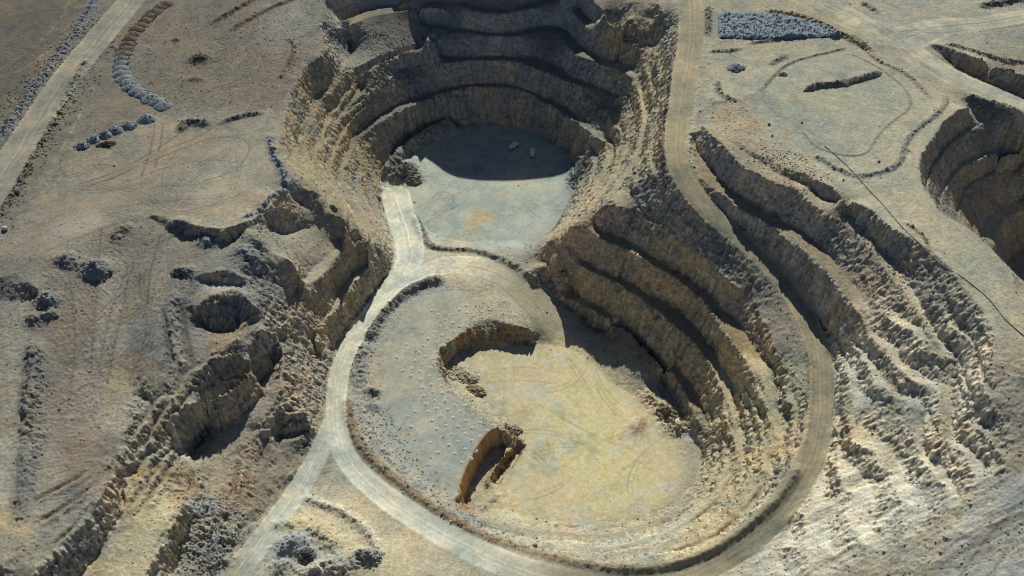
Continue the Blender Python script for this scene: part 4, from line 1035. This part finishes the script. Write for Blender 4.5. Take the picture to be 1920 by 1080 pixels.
def boulder(px, py, rad, col, label, stretch=1.0, seed=0):
    p = hit(px, py)[0]
    r = np.random.default_rng(seed + int(px))
    V = ICO2_V.copy()
    for _ in range(9):                                   # flat broken faces
        n = r.normal(size=3); n /= np.linalg.norm(n)
        d = r.uniform(0.62, 0.9)
        t = V @ n
        V = V - np.clip(t - d, 0, None)[:, None] * n
    V = V * np.array([stretch, 1.0, 0.85]) * rad
    V += r.normal(0, 0.02 * rad, V.shape)
    V[:, 2] += 0.5 * rad
    o = mesh_from("boulder", V, ICO2_F, np.tile(col, (len(V), 1)) * r.uniform(.9, 1.1, (len(V), 1)), MAT_STONE, sides=3)
    o.location = p
    o.rotation_euler = (0, 0, r.uniform(0, 3))
    return tag(o, label, "boulder", "loose boulders")
DKB, PALE, BGR = (.15, .135, .11), (.5, .47, .39), (.26, .28, .31)
boulder(10, 431, 1.6, PALE, "pale boulder with a dark shadow at the left edge, below the rubble strip")
boulder(33, 359, 1.7, BGR, "blue-grey boulder on the rubble strip right of the left haul road")
boulder(1003, 1024, 1.1, (.22, .18, .12), "lone brown boulder on the grey strip below the yellow pit floor")
boulder(1503, 231, .7, DKB, "small dark boulder on the pale pad left of its faint drawn lines")
boulder(1648, 304, .75, DKB, "dark boulder on tan ground just inside the bend of the grey windrow")
boulder(1442, 234, .9, DKB, "dark boulder between the reddish knoll and the pale pad")
boulder(1448, 255, .65, DKB, "small dark boulder below the reddish knoll, beside grey rubble")
boulder(1563, 317, .65, DKB, "dark boulder above the uppermost bench, right of the grey rubble")
boulder(1581, 338, .55, DKB, "small dark boulder near the rim, lower right of the grey rubble")
boulder(1833, 204, 1.5, DKB, "long dark boulder on the pale shelf above the round right-hand pit", 1.7)
boulder(1190, 325, 1.0, DKB, "left one of two dark boulders on the spur beside the haul road")
boulder(1216, 329, 1.2, DKB, "right one of two dark boulders on the spur beside the haul road")
boulder(1128, 315, 1.0, DKB, "dark boulder on the grey slope at the right of the far pit")
boulder(207, 511, 1.3, (.15, .11, .08), "brown boulder right of the dark grey mound on the worked ground")
boulder(1250, 335, 0.8, DKB, "small dark boulder against the left edge of the haul road bend")
boulder(1448, 900, 1.0, (.2, .16, .11), "brown boulder on the lit slope inside the lower haul road bend")
0 and boulder(1476, 918, 0.6, PALE, "small white boulder at the inner edge of the lower haul road")

def dome(name, px, py, rx, ry, h, ang, col, lump=0.2, seed=0, nr=9, ns=30, sharp=1.0, rub=0, col2=None):
    """heap lying on the ground; rx, ry, h in metres"""
    c0 = hit(px, py)[0]
    r = np.random.default_rng(seed + int(px * 7 + py))
    ca, sa = math.cos(math.radians(ang)), math.sin(math.radians(ang))
    rr_ = np.linspace(0, 1.0, nr + 1)[1:]
    th = np.linspace(0, 2 * np.pi, ns, endpoint=False)
    R_, T_ = np.meshgrid(rr_, th, indexing='ij')
    wob = 1 + 0.10 * np.interp(T_.ravel(), np.linspace(0, 2 * np.pi, 9), np.append(w := r.normal(size=8), w[0])).reshape(T_.shape)
    lx, ly = R_ * wob * np.cos(T_) * rx, R_ * wob * np.sin(T_) * ry
    x, y = c0[0] + ca * lx - sa * ly, c0[1] + sa * lx + ca * ly
    hh = h * (1 - R_ ** sharp) ** 1.0 * (1 + lump * r.normal(0, .5, R_.shape))
    hh = np.where(R_ > .999, -0.35, hh)
    V = np.stack([x, y, gz(x, y) + hh], -1).reshape(-1, 3)
    V = np.vstack([V, [c0[0], c0[1], gz(c0[0], c0[1]) + h * (1 + lump * .2)]])
    ci = len(V) - 1
    F = [(ci, k, (k + 1) % ns) for k in range(ns)]
    for i in range(nr - 1):
        for k in range(ns):
            a, b = i * ns + k, i * ns + (k + 1) % ns
            F += [(a, a + ns, b + ns), (a, b + ns, b)]
    cc = np.tile(np.array(col), (len(V), 1)) * r.uniform(.82, 1.18, (len(V), 1))
    F = np.array(F)
    if rub:
        q = np.sqrt(r.uniform(0, 1, rub)); t = r.uniform(0, 2 * np.pi, rub)
        sx, sy = q * np.cos(t) * rx, q * np.sin(t) * ry
        X, Y = c0[0] + ca * sx - sa * sy, c0[1] + sa * sx + ca * sy
        P = np.stack([X, Y, gz(X, Y) + h * (1 - q ** sharp) - .1], 1)
        sv, sf, sc_ = stones(P, r.uniform(.3, 1.0, rub) * (0.7 + .4 * (r.random(rub) > .85)), np.array(col2 or col) * r.uniform(.6, 1.35, (rub, 1)), r=r)
        F = np.vstack([F, sf + len(V)]); V = np.vstack([V, sv]); cc = np.vstack([cc, sc_])
    V -= c0
    o = mesh_from(name, V, F, cc, MAT_STONE, sides=3)
    o.location = c0
    return o
ORD = ["first", "second", "third", "fourth", "fifth", "sixth", "seventh", "eighth", "ninth", "tenth", "eleventh", "twelfth", "thirteenth", "fourteenth", "fifteenth", "sixteenth", "seventeenth", "eighteenth", "nineteenth", "twentieth", "twenty-first", "twenty-second", "twenty-third", "twenty-fourth", "twenty-fifth", "twenty-sixth"]
# curved row of dumped heaps, brown at its far end and blue-grey at its near end
wd, wt = trace([(318, 4), (296, 18), (272, 40), (250, 64), (237, 88), (228, 112), (226, 134), (236, 152), (250, 168), (270, 180), (294, 192), (312, 203)])
nheap = 24
for k in range(nheap):
    s_ = (k + .5) / nheap * wt[-1]
    x, y = np.interp(s_, wt, wd[:, 0]), np.interp(s_, wt, wd[:, 1])
    x2, y2 = np.interp(s_ + 1, wt, wd[:, 0]), np.interp(s_ + 1, wt, wd[:, 1])
    px, py = survey(x, y, gz(x, y))
    ang = math.degrees(math.atan2(y2 - y, x2 - x))
    f = np.clip((k - 10.5) / 3.0, 0, 1)
    brown, blue = np.array((.15, .115, .09)), np.array((.205, .23, .235))
    col = brown * (1 - f) + blue * f
    hue_ = "brown" if f < .4 else "blue-grey"
    o = dome("dumped_heap", px, py, wt[-1] / nheap * .78, 6.0 + rnd.uniform(-.6, .6), 2.5 + rnd.uniform(-.3, .3), ang, tuple(col), .07, seed=k, sharp=1.5, rub=9)
    tag(o, f"{hue_} dumped heap, {ORD[k]} from the top of the curved row beside the plateau", "rock heap", "heaps dumped in a curved row")
for k, (px, py, rx, ry, h, wd_) in enumerate(((154, 274, 4.6, 3.6, 2.6, "leftmost"), (176, 263, 4.4, 3.8, 2.6, "second from left"), (197, 254, 4.8, 4.0, 3.0, "third from left"), (218, 246, 4.6, 4.0, 2.8, "third from right"), (242, 237, 5.2, 4.4, 3.0, "second from right"), (275, 224, 6.2, 5.0, 3.2, "largest and rightmost"))):
    o = dome("rubble_heap", px, py, rx, ry, h, 0, (.25, .27, .28), .14, seed=60 + k, sharp=1.4, rub=45)
    tag(o, f"blue-grey rubble heap, {wd_} of six in line above the tan pad", "rock heap", "rubble heaps above the tan pad")
o = dome("rock_heap", 200, 271, 5.5, 2.6, 1.8, 20, (.1, .095, .085), .3, seed=90, rub=110)
tag(o, "black low heap of stones in front of the row of blue-grey heaps", "rock heap")
o = dome("rubble_heap", 1381, 129, 5.2, 4.2, 2.2, 0, (.2, .225, .25), .3, seed=91, rub=120)
tag(o, "single blue-grey rubble heap between the haul road and the pale pad", "rock heap")
o = dome("rubble_heap", 1467, 140, 2.6, 2.2, 1.5, 0, (.2, .2, .18), .3, seed=92, rub=30)
tag(o, "tiny grey heap inside the upper left corner of the pale pad", "rock heap")
o = dome("muck_pile", 868, 704, 9.0, 6.0, 3.0, -20, (.46, .40, .29), .3, seed=93, rub=520, col2=(.44, .38, .28))
tag(o, "brown and white pile of blasted rock at the foot of the mined face", "rock pile", "piles of blasted rock")
o = dome("muck_pile", 893, 733, 5.5, 3.6, 2.0, -35, (.34, .27, .17), .3, seed=94, rub=240, col2=(.27, .22, .15))
tag(o, "smaller brown rock pile just below the big pile at the mined face", "rock pile", "piles of blasted rock")
o = dome("muck_pile", 962, 806, 4.6, 3.0, 1.5, -10, (.40, .34, .24), .3, seed=95, rub=200, col2=(.27, .23, .18))
tag(o, "low scatter pile of dark stones at the top end of the trench", "rock pile", "piles of blasted rock")
o = dome("rubble_heap", 760, 318, 8.0, 5.5, 2.6, 20, (.2, .2, .175), .3, seed=96, rub=320)
tag(o, "large dark grey rubble heap at the left side of the far pit floor", "rock heap")
o = dome("rubble_heap", 776, 342, 5.0, 3.6, 2.0, 0, (.22, .22, .19), .3, seed=97, rub=160)
tag(o, "smaller grey rubble heap at the top of the pale ramp", "rock heap")
o = dome("rubble_heap", 575, 1040, 3.6, 3.0, 1.8, 0, (.13, .13, .125), .3, seed=98, rub=150)
tag(o, "black rubble heap among pale mounds right of the lower left road", "rock heap")
o = dome("rubble_heap", 545, 1018, 8.0, 5.0, 2.4, 25, (.34, .35, .345), .08, seed=99, sharp=1.3, rub=30)
tag(o, "smooth grey heap at the top of the pale mounds by the fork", "rock heap")
o = dome("rubble_heap", 690, 1040, 6.0, 3.6, 2.4, -20, (.27, .27, .25), .2, seed=100, rub=150)
tag(o, "grey gravel heap beside the outer edge of the lower ring road", "rock heap")
o = dome("rubble_heap", 1250, 772, 6.0, 4.5, 1.6, -45, (.36, .3, .2), .2, seed=101, rub=260, col2=(.3, .25, .18))
tag(o, "brown rubble heap half in shadow on the right of the yellow floor", "rock heap")
o = dome("rubble_heap", 180, 507, 6.5, 4.4, 2.4, 0, (.205, .215, .215), .2, seed=102, sharp=1.4, rub=80)
tag(o, "dark grey mound in the middle of the worked ground", "rock heap")
o = dome("rubble_heap", 88, 566, 5.0, 4.2, 2.3, 0, (.205, .215, .21), .2, seed=103, sharp=1.4, rub=80)
tag(o, "dark grey mound beside the dark hollow at the left edge", "rock heap")
o = dome("rubble_heap", 335, 512, 4.0, 3.0, 2.2, 0, (.13, .135, .125), .25, seed=104, rub=80)
tag(o, "dark rubble heap left of the lit ledge above the brown hollow", "rock heap")

# earth berm across the pale pad
def berm(name, pts, w, h, col, label, seed):
    d, t = trace(pts, 0.7)
    r = np.random.default_rng(seed)
    k2 = np.minimum(np.arange(len(d)) + 1, len(d) - 1); k1 = np.maximum(np.arange(len(d)) - 1, 0)
    tx, ty = d[k2, 0] - d[k1, 0], d[k2, 1] - d[k1, 1]; ln = np.hypot(tx, ty)
    nx, ny = -ty / ln, tx / ln
    u = np.linspace(-1, 1, 11)
    e = np.clip(np.minimum(t, t[-1] - t) / 5, 0.05, 1) ** .7
    W = w * e * (1 + .15 * np.interp(t / 3, np.arange(int(t[-1] / 3) + 2), r.normal(size=int(t[-1] / 3) + 2)))
    X = d[:, :1] + nx[:, None] * u * W[:, None]; Y = d[:, 1:2] + ny[:, None] * u * W[:, None]
    hz = h * e[:, None] * np.clip(1 - np.abs(u) ** 1.3, 0, 1) * (1 + .2 * r.normal(size=X.shape))
    hz[:, 0] = hz[:, -1] = -.3
    V = np.stack([X, Y, gz(X, Y) + hz], -1)
    n, m = len(d), 11
    a = (np.arange(n - 1)[:, None] * m + np.arange(m - 1)).ravel()
    Q = np.stack([a, a + 1, a + m + 1, a + m], 1)
    V = V.reshape(-1, 3); c0 = V.mean(0)
    o = mesh_from(name, V - c0, Q, np.tile(col, (len(V), 1)) * r.uniform(.85, 1.15, (len(V), 1)), MAT_STONE)
    o.location = c0
    return tag(o, label, "earth berm")
berm("earth_berm", [(1506, 172), (1530, 163), (1560, 160), (1590, 155), (1620, 147), (1654, 136)], 3.4, 2.6, (.2, .185, .15), "dark earth berm lying alone across the middle of the pale pad", 3)

# blue-grey ore stockpile beside the haul road
sp = [(1346, 27), (1400, 26), (1460, 31), (1520, 41), (1560, 55), (1582, 69), (1540, 71), (1450, 73), (1346, 73)]
w3 = hit([p[0] for p in sp], [p[1] for p in sp])
pm = poly_mask_world(w3[:, :2])
fade = np.clip(blur(pm.astype(np.float32), 2.2) * 2 - .9, 0, 1)
cells = pm[:-1, :-1] & pm[1:, 1:] & pm[1:, :-1] & pm[:-1, 1:]
q = QUADS[cells]; u_, inv = np.unique(q.ravel(), return_inverse=True)
zz = (H + np.where(fade > 0, fade * (1.5 + .42 * NF + .40 * N1 + .3 * N2), -.3)).reshape(-1)[u_]
V = np.stack([GX.reshape(-1)[u_], GY.reshape(-1)[u_], zz], 1); c0 = V.mean(0)
o = mesh_from("ore_stockpile", V - c0, inv.reshape(-1, 4), np.tile((.255, .295, .32), (len(u_), 1)) * (1 + .13 * NF + .1 * N1).reshape(-1)[u_][:, None], MAT_STONE)
o.location = c0
tag(o, "blue-grey stockpile of crushed rock between the haul road and the pale pad", "stockpile")

# water pipe along the rim
pd, pt = trace([(1546, 274), (1575, 299), (1598, 322), (1620, 346), (1650, 378), (1700, 435), (1737, 472), (1771, 503), (1822, 534), (1853, 561), (1885, 600), (1924, 634)], 1.5)
pr, ns = 0.22, 7
k2 = np.minimum(np.arange(len(pd)) + 1, len(pd) - 1); k1 = np.maximum(np.arange(len(pd)) - 1, 0)
tn = pd[k2] - pd[k1]; tn /= np.linalg.norm(tn, axis=1)[:, None]
sd_ = np.cross(tn, (0, 0, 1)); sd_ /= np.linalg.norm(sd_, axis=1)[:, None]
th = np.linspace(0, 2 * np.pi, ns, endpoint=False)
base = np.stack([pd[:, 0], pd[:, 1], blur(gz(pd[:, 0], pd[:, 1])[None], 2)[0] + .25], 1)
V = base[:, None] + pr * (np.cos(th)[None, :, None] * sd_[:, None] + np.sin(th)[None, :, None] * np.array((0, 0, 1.0)))
a = (np.arange(len(pd) - 1)[:, None] * ns + np.arange(ns)[None]).ravel()
b = (np.arange(len(pd) - 1)[:, None] * ns + (np.arange(ns)[None] + 1) % ns).ravel()
V = V.reshape(-1, 3); c0 = V.mean(0)
o = mesh_from("pipe", V - c0, np.stack([a, b, b + ns, a + ns], 1), None, plain_material("dusty_pipe", (.25, .23, .18), .8))
o.location = c0
tag(o, "thin dark pipe line running along the tan rim above the right benches", "pipe")

# cones of drill cuttings on the blast bench
ca_ = [(1045,80),(1195,80),(1128,117),(970,125),(1222,150),(1053,160),(888,180),(1135,193),(1225,210),(1310,205),(970,217),(812,241),(1050,248),(895,272),(745,312),(970,312),(1050,315),(825,340),(690,380),(910,375),(975,375),(765,412),(850,447),(615,452),(700,490),(795,525),(567,530),(648,570),(720,600),(512,610),(590,650),(683,680),(468,697),(557,738),(642,775),(432,785),(520,825),(425,870),(632,870),(527,913),(732,920),(655,968),(768,985),(550,1003),(667,1053),(780,1065),(845,1040),(1140,250),(540,380),(660,135),(735,178),(370,515),(265,660),(335,808)]
cb_ = [(457,20),(507,5),(515,47),(568,52),(463,67),(524,95),(584,97),(476,114),(535,138),(600,143),(640,120),(697,122),(487,157),(555,182),(628,190),(670,158),(742,175),(508,206),(700,206),(780,218),(537,254),(588,236),(657,239),(735,246),(854,233),(818,262),(568,299),(620,286),(695,280),(605,343),(656,325),(733,319),(782,297),(638,392),(695,367),(678,443),(726,418),(755,375),(416,155),(393,240),(500,330),(545,385),(503,412),(375,182)]
coll = [(700 + x / 6, 560 + y / 6) for x, y in ca_] + [(640 + x / 3, 720 + y / 3) for x, y in cb_]
def cone_mesh(seed):
    r = np.random.default_rng(seed)
    ns = 12
    prof = [(1.25, -.12), (.95, .10), (.55, .30), (.3, .36), (.16, .18), (.0, -.1)]
    V, F = [], []
    for i, (rad, z) in enumerate(prof[:-1]):
        for k in range(ns):
            t = 2 * math.pi * k / ns
            q_ = rad * (1 + r.normal(0, .07))
            V.append((q_ * math.cos(t), q_ * math.sin(t), z + r.normal(0, .03)))
    V.append((0, 0, prof[-1][1])); c = len(V) - 1
    for i in range(len(prof) - 2):
        for k in range(ns):
            a_, b_ = i * ns + k, i * ns + (k + 1) % ns
            F += [(a_, b_, b_ + ns), (a_, b_ + ns, a_ + ns)]
    for k in range(ns): F.append(((len(prof) - 2) * ns + k, (len(prof) - 2) * ns + (k + 1) % ns, c))
    V = np.array(V)
    inner = np.arange(len(V)) >= 4 * ns
    colr = np.where(inner[:, None], np.array((.16, .14, .11)), np.array((.50, .49, .42))) * r.uniform(.92, 1.08, (len(V), 1))
    o = mesh_from("drill_cuttings", V, np.array(F), colr, MAT_STONE, sides=3)
    return o
protos = [cone_mesh(200 + i) for i in range(4)]
cp_ = hit([c[0] for c in coll], [c[1] for c in coll])
for k, (x, y, z) in enumerate(cp_):
    o = protos[k] if k < 4 else protos[k % 4].copy()
    if k >= 4: COL.objects.link(o)
    s_ = rnd.uniform(.8, 1.15)
    o.location = (x, y, z); o.rotation_euler = (0, 0, rnd.uniform(0, 6.28)); o.scale = (s_, s_, s_ * rnd.uniform(.85, 1.1))
    tag(o, "small pale cone of drill cuttings round a blast hole on the grey bench", "drill cuttings", "drill cuttings on the blast bench")

# ------------------------------------------------------------------ the two dump trucks on the shaded floor
M_PAINT = plain_material("pale_truck_paint", (.80, .80, .74), .45)
M_BODY = plain_material("tipper_steel", (.78, .82, .77), .55)
M_GLASS = plain_material("dark_cab_glass", (.02, .025, .03), .15)
M_TYRE = plain_material("black_rubber", (.02, .02, .02), .85)
M_FRAME = plain_material("chassis_steel", (.05, .05, .05), .6)
M_RIM = plain_material("wheel_rim", (.45, .45, .42), .5, 0.3)
M_LAMP = plain_material("headlamp_glass", (.7, .7, .65), .2)
def bm_obj(name, bm, mat, parent, bev=0.0):
    if bev: bmesh.ops.bevel(bm, geom=[e for e in bm.edges], offset=bev, segments=1, affect='EDGES')
    bmesh.ops.recalc_face_normals(bm, faces=bm.faces)
    me = bpy.data.meshes.new(name); bm.to_mesh(me); bm.free(); me.materials.append(mat)
    o = bpy.data.objects.new(name, me); COL.objects.link(o); o.parent = parent
    return o
def box(bm, x0, x1, y0, y1, z0, z1, tx=0, ty0=0, ty1=0):
    """box, its top narrowed by tx at each side and by ty0 / ty1 at the ends"""
    v = [bm.verts.new(c) for c in ((x0, y0, z0), (x1, y0, z0), (x1, y1, z0), (x0, y1, z0), (x0 + tx, y0 + ty0, z1), (x1 - tx, y0 + ty0, z1), (x1 - tx, y1 - ty1, z1), (x0 + tx, y1 - ty1, z1))]
    for f in ((3, 2, 1, 0), (4, 5, 6, 7), (0, 1, 5, 4), (1, 2, 6, 5), (2, 3, 7, 6), (3, 0, 4, 7)): bm.faces.new([v[i] for i in f])
def cyl_x(bm, x0, x1, y, z, r, n=16):
    bmesh.ops.create_cone(bm, cap_ends=True, segments=n, radius1=r, radius2=r, depth=x1 - x0,
                          matrix=Matrix.Translation(((x0 + x1) / 2, y, z)) @ Matrix.Rotation(math.pi / 2, 4, 'Y'))
def truck(px, py, heading, label):
    """dump truck, nose towards -Y before it is turned"""
    p = hit(px, py)[0]
    root = bpy.data.objects.new("dump_truck", None); COL.objects.link(root)
    root.empty_display_size = 1
    bm = bmesh.new(); box(bm, -.5, .5, -4.0, 4.1, .75, 1.15); box(bm, -1.25, 1.25, -4.35, -4.1, .55, 1.0); bm_obj("chassis", bm, M_FRAME, root)
    bm = bmesh.new(); box(bm, -1.3, 1.3, -4.1, -2.5, 1.15, 2.9, .08, .35, .05); cab_ = bm_obj("cab", bm, M_PAINT, root, .06)
    bm = bmesh.new(); box(bm, -1.05, 1.05, -4.02, -3.80, 2.0, 2.62, .02, .13, -.13); bm_obj("windscreen", bm, M_GLASS, cab_)
    bm = bmesh.new(); box(bm, -.35, .35, -4.16, -4.02, 1.2, 1.8); bm_obj("grille", bm, M_FRAME, cab_)
    for s in (-1, 1):
        bm = bmesh.new(); box(bm, s * .95 - .18, s * .95 + .18, -4.17, -4.05, 1.25, 1.5); bm_obj("headlight", bm, M_LAMP, cab_)
        bm = bmesh.new(); box(bm, s * 1.31 - .02, s * 1.31 + .02, -3.3, -2.5, 1.95, 2.6); bm_obj("side_window", bm, M_GLASS, cab_)
    # open tipper: floor and four flared walls
    bm = bmesh.new()
    box(bm, -1.35, 1.35, -1.58, 4.24, 1.25, 2.4)
    box(bm, -1.5, -1.36, -1.75, 4.4, 1.4, 2.75); box(bm, 1.36, 1.5, -1.75, 4.4, 1.4, 2.75)
    box(bm, -1.36, 1.36, -1.75, -1.6, 1.4, 3.0); box(bm, -1.36, 1.36, 4.25, 4.4, 1.4, 2.5)
    for y in (-.4, .9, 2.2, 3.5):
        for s in (-1, 1): box(bm, s * 1.56 - .055, s * 1.56 + .055, y - .08, y + .08, 1.4, 2.7)
    body_ = bm_obj("tipper_body", bm, M_BODY, root)
    bm = bmesh.new(); box(bm, -1.3, 1.3, -1.95, -1.77, 2.92, 3.0); bm_obj("cab_guard", bm, M_BODY, body_)
    for y in (-3.1, 1.9, 3.25):
        for s in (-1, 1):
            bm = bmesh.new(); cyl_x(bm, s * 1.08 - .22, s * 1.08 + .22, y, .55, .55)
            w_ = bm_obj("wheel", bm, M_TYRE, root, 0)
            bm = bmesh.new(); cyl_x(bm, s * 1.3 - .025, s * 1.3 + .025, y, .55, .3, 12); bm_obj("rim", bm, M_RIM, w_)
    for s in (-1, 1):
        bm = bmesh.new(); box(bm, s * 1.5 - .09, s * 1.5 + .09, -4.0, -3.85, 2.0, 2.5); bm_obj("mirror", bm, M_FRAME, cab_)
    root.location = p; root.rotation_euler = (0, 0, heading)
    return tag(root, label, "dump truck", "trucks parked on the shaded floor")
truck(998, 290, math.radians(-4), "pale dump truck facing the camera, right one of two on the shaded floor")
truck(962, 278, math.radians(-38), "pale greenish dump truck turned aslant, left one of two on the shaded floor")

# ------------------------------------------------------------------ loose stones lying everywhere (nobody could count them)
CURV = blur(H, 4) - H                                    # positive in hollows: at the toes
toe = np.clip(CURV * 1.2, 0, 1.5) * np.clip(SLOPE * 1.5 + .2, 0, 1)
INF = ((PX > -60) & (PX < 1980) & (PY > -60) & (PY < 1140)).astype(np.float32)
offroad = (1 - np.clip(ROADMASK * 1.2, 0, 1)) * INF
pl_l = pmask([(230,40),(610,-20),(610,90),(540,220),(330,205),(230,110)], 10)
zones = (
    (pl_l * offroad, 4200, (.2, .62), (.13, .115, .095)),
    (pmask([(650,60),(800,60),(800,90),(700,130),(670,142),(640,90)], 4) * offroad, 500, (.2, .6), (.11, .105, .09)),
    (toe * offroad, 6500, (.25, .95), (.27, .235, .175)),
    (np.clip(SLOPE - .25, 0, .8) * (1 - STEEP) * offroad, 6500, (.22, .8), (.32, .285, .21)),
    (MRL * offroad, 1100, (.16, .6), (.52, .46, .34)),
    (MLOW * offroad, 1700, (.18, .6), (.25, .225, .175)),
    (pmask([(1330,190),(1400,185),(1440,240),(1400,290),(1350,260),(1325,230)], 5) * offroad, 500, (.2, .5), (.25, .2, .13)),
    (pmask([(1430,270),(1500,290),(1640,440),(1720,520),(1700,560),(1560,380),(1400,290)], 8) * offroad, 900, (.25, .8), (.3, .28, .23)),
    (pmask([(1790,1085),(1850,1000),(1960,930),(1960,1085)], 8) * offroad, 200, (.2, .7), (.22, .215, .19)),
    (pmask([(340,930),(430,930),(470,970),(410,1085),(330,1085)], 8) * offroad, 900, (.25, .95), (.32, .32, .29)),
    (pmask([(650,640),(700,600),(700,740),(860,950),(1000,1040),(840,980),(680,850)], 6) * offroad, 1200, (.22, .7), (.3, .27, .2)),
    (pmask([(990,590),(1010,640),(950,600),(900,590),(850,640),(830,660),(900,570)], 6) * offroad, 300, (.2, .5), (.4, .33, .2)),
    (pmask([(870,740),(940,800),(980,820),(960,840),(900,800),(850,750)], 6) * offroad, 260, (.2, .5), (.38, .33, .24)),
    (pmask([(0,200),(180,20),(220,60),(60,330),(0,420)], 10) * offroad, 1500, (.3, .9), (.2, .18, .14)),
    (offroad * (1 - .8 * SMOOTH) * (1 - MRL), 2500, (.18, .45), (.26, .235, .18)),
)
SV, SF, SCOL, base_i = [], [], [], 0
for zi, (w, n, (s0, s1), col) in enumerate(zones):
    r = np.random.default_rng(500 + zi)
    cum = np.cumsum(np.clip(w, 0, None).ravel().astype(np.float64))
    idx = np.searchsorted(cum, r.uniform(0, cum[-1], n)); idx = np.minimum(idx, NX * NY - 1)
    x = GX.ravel()[idx] + r.uniform(-.25, .25, n); y = GY.ravel()[idx] + r.uniform(-.25, .25, n)
    pos = np.stack([x, y, gz(x, y) - .03], 1)
    size = s0 + (s1 - s0) * r.random(n) ** 3
    under = C.reshape(-1, 3)[idx]
    cc = (0.65 * under + 0.35 * np.array(col)) * r.uniform(.75, 1.3, (n, 1))
    v, f, c = stones(pos, size * .8, cc, r=r)
    SV.append(v); SF.append(f + base_i); SCOL.append(c); base_i += len(v)
o = mesh_from("loose_stones", np.concatenate(SV), np.concatenate(SF), np.concatenate(SCOL), MAT_STONE, sides=3)
tag(o, "loose stones strewn over the slopes, benches and plateaus of the mine", "stones", kind="stuff")
print("done")
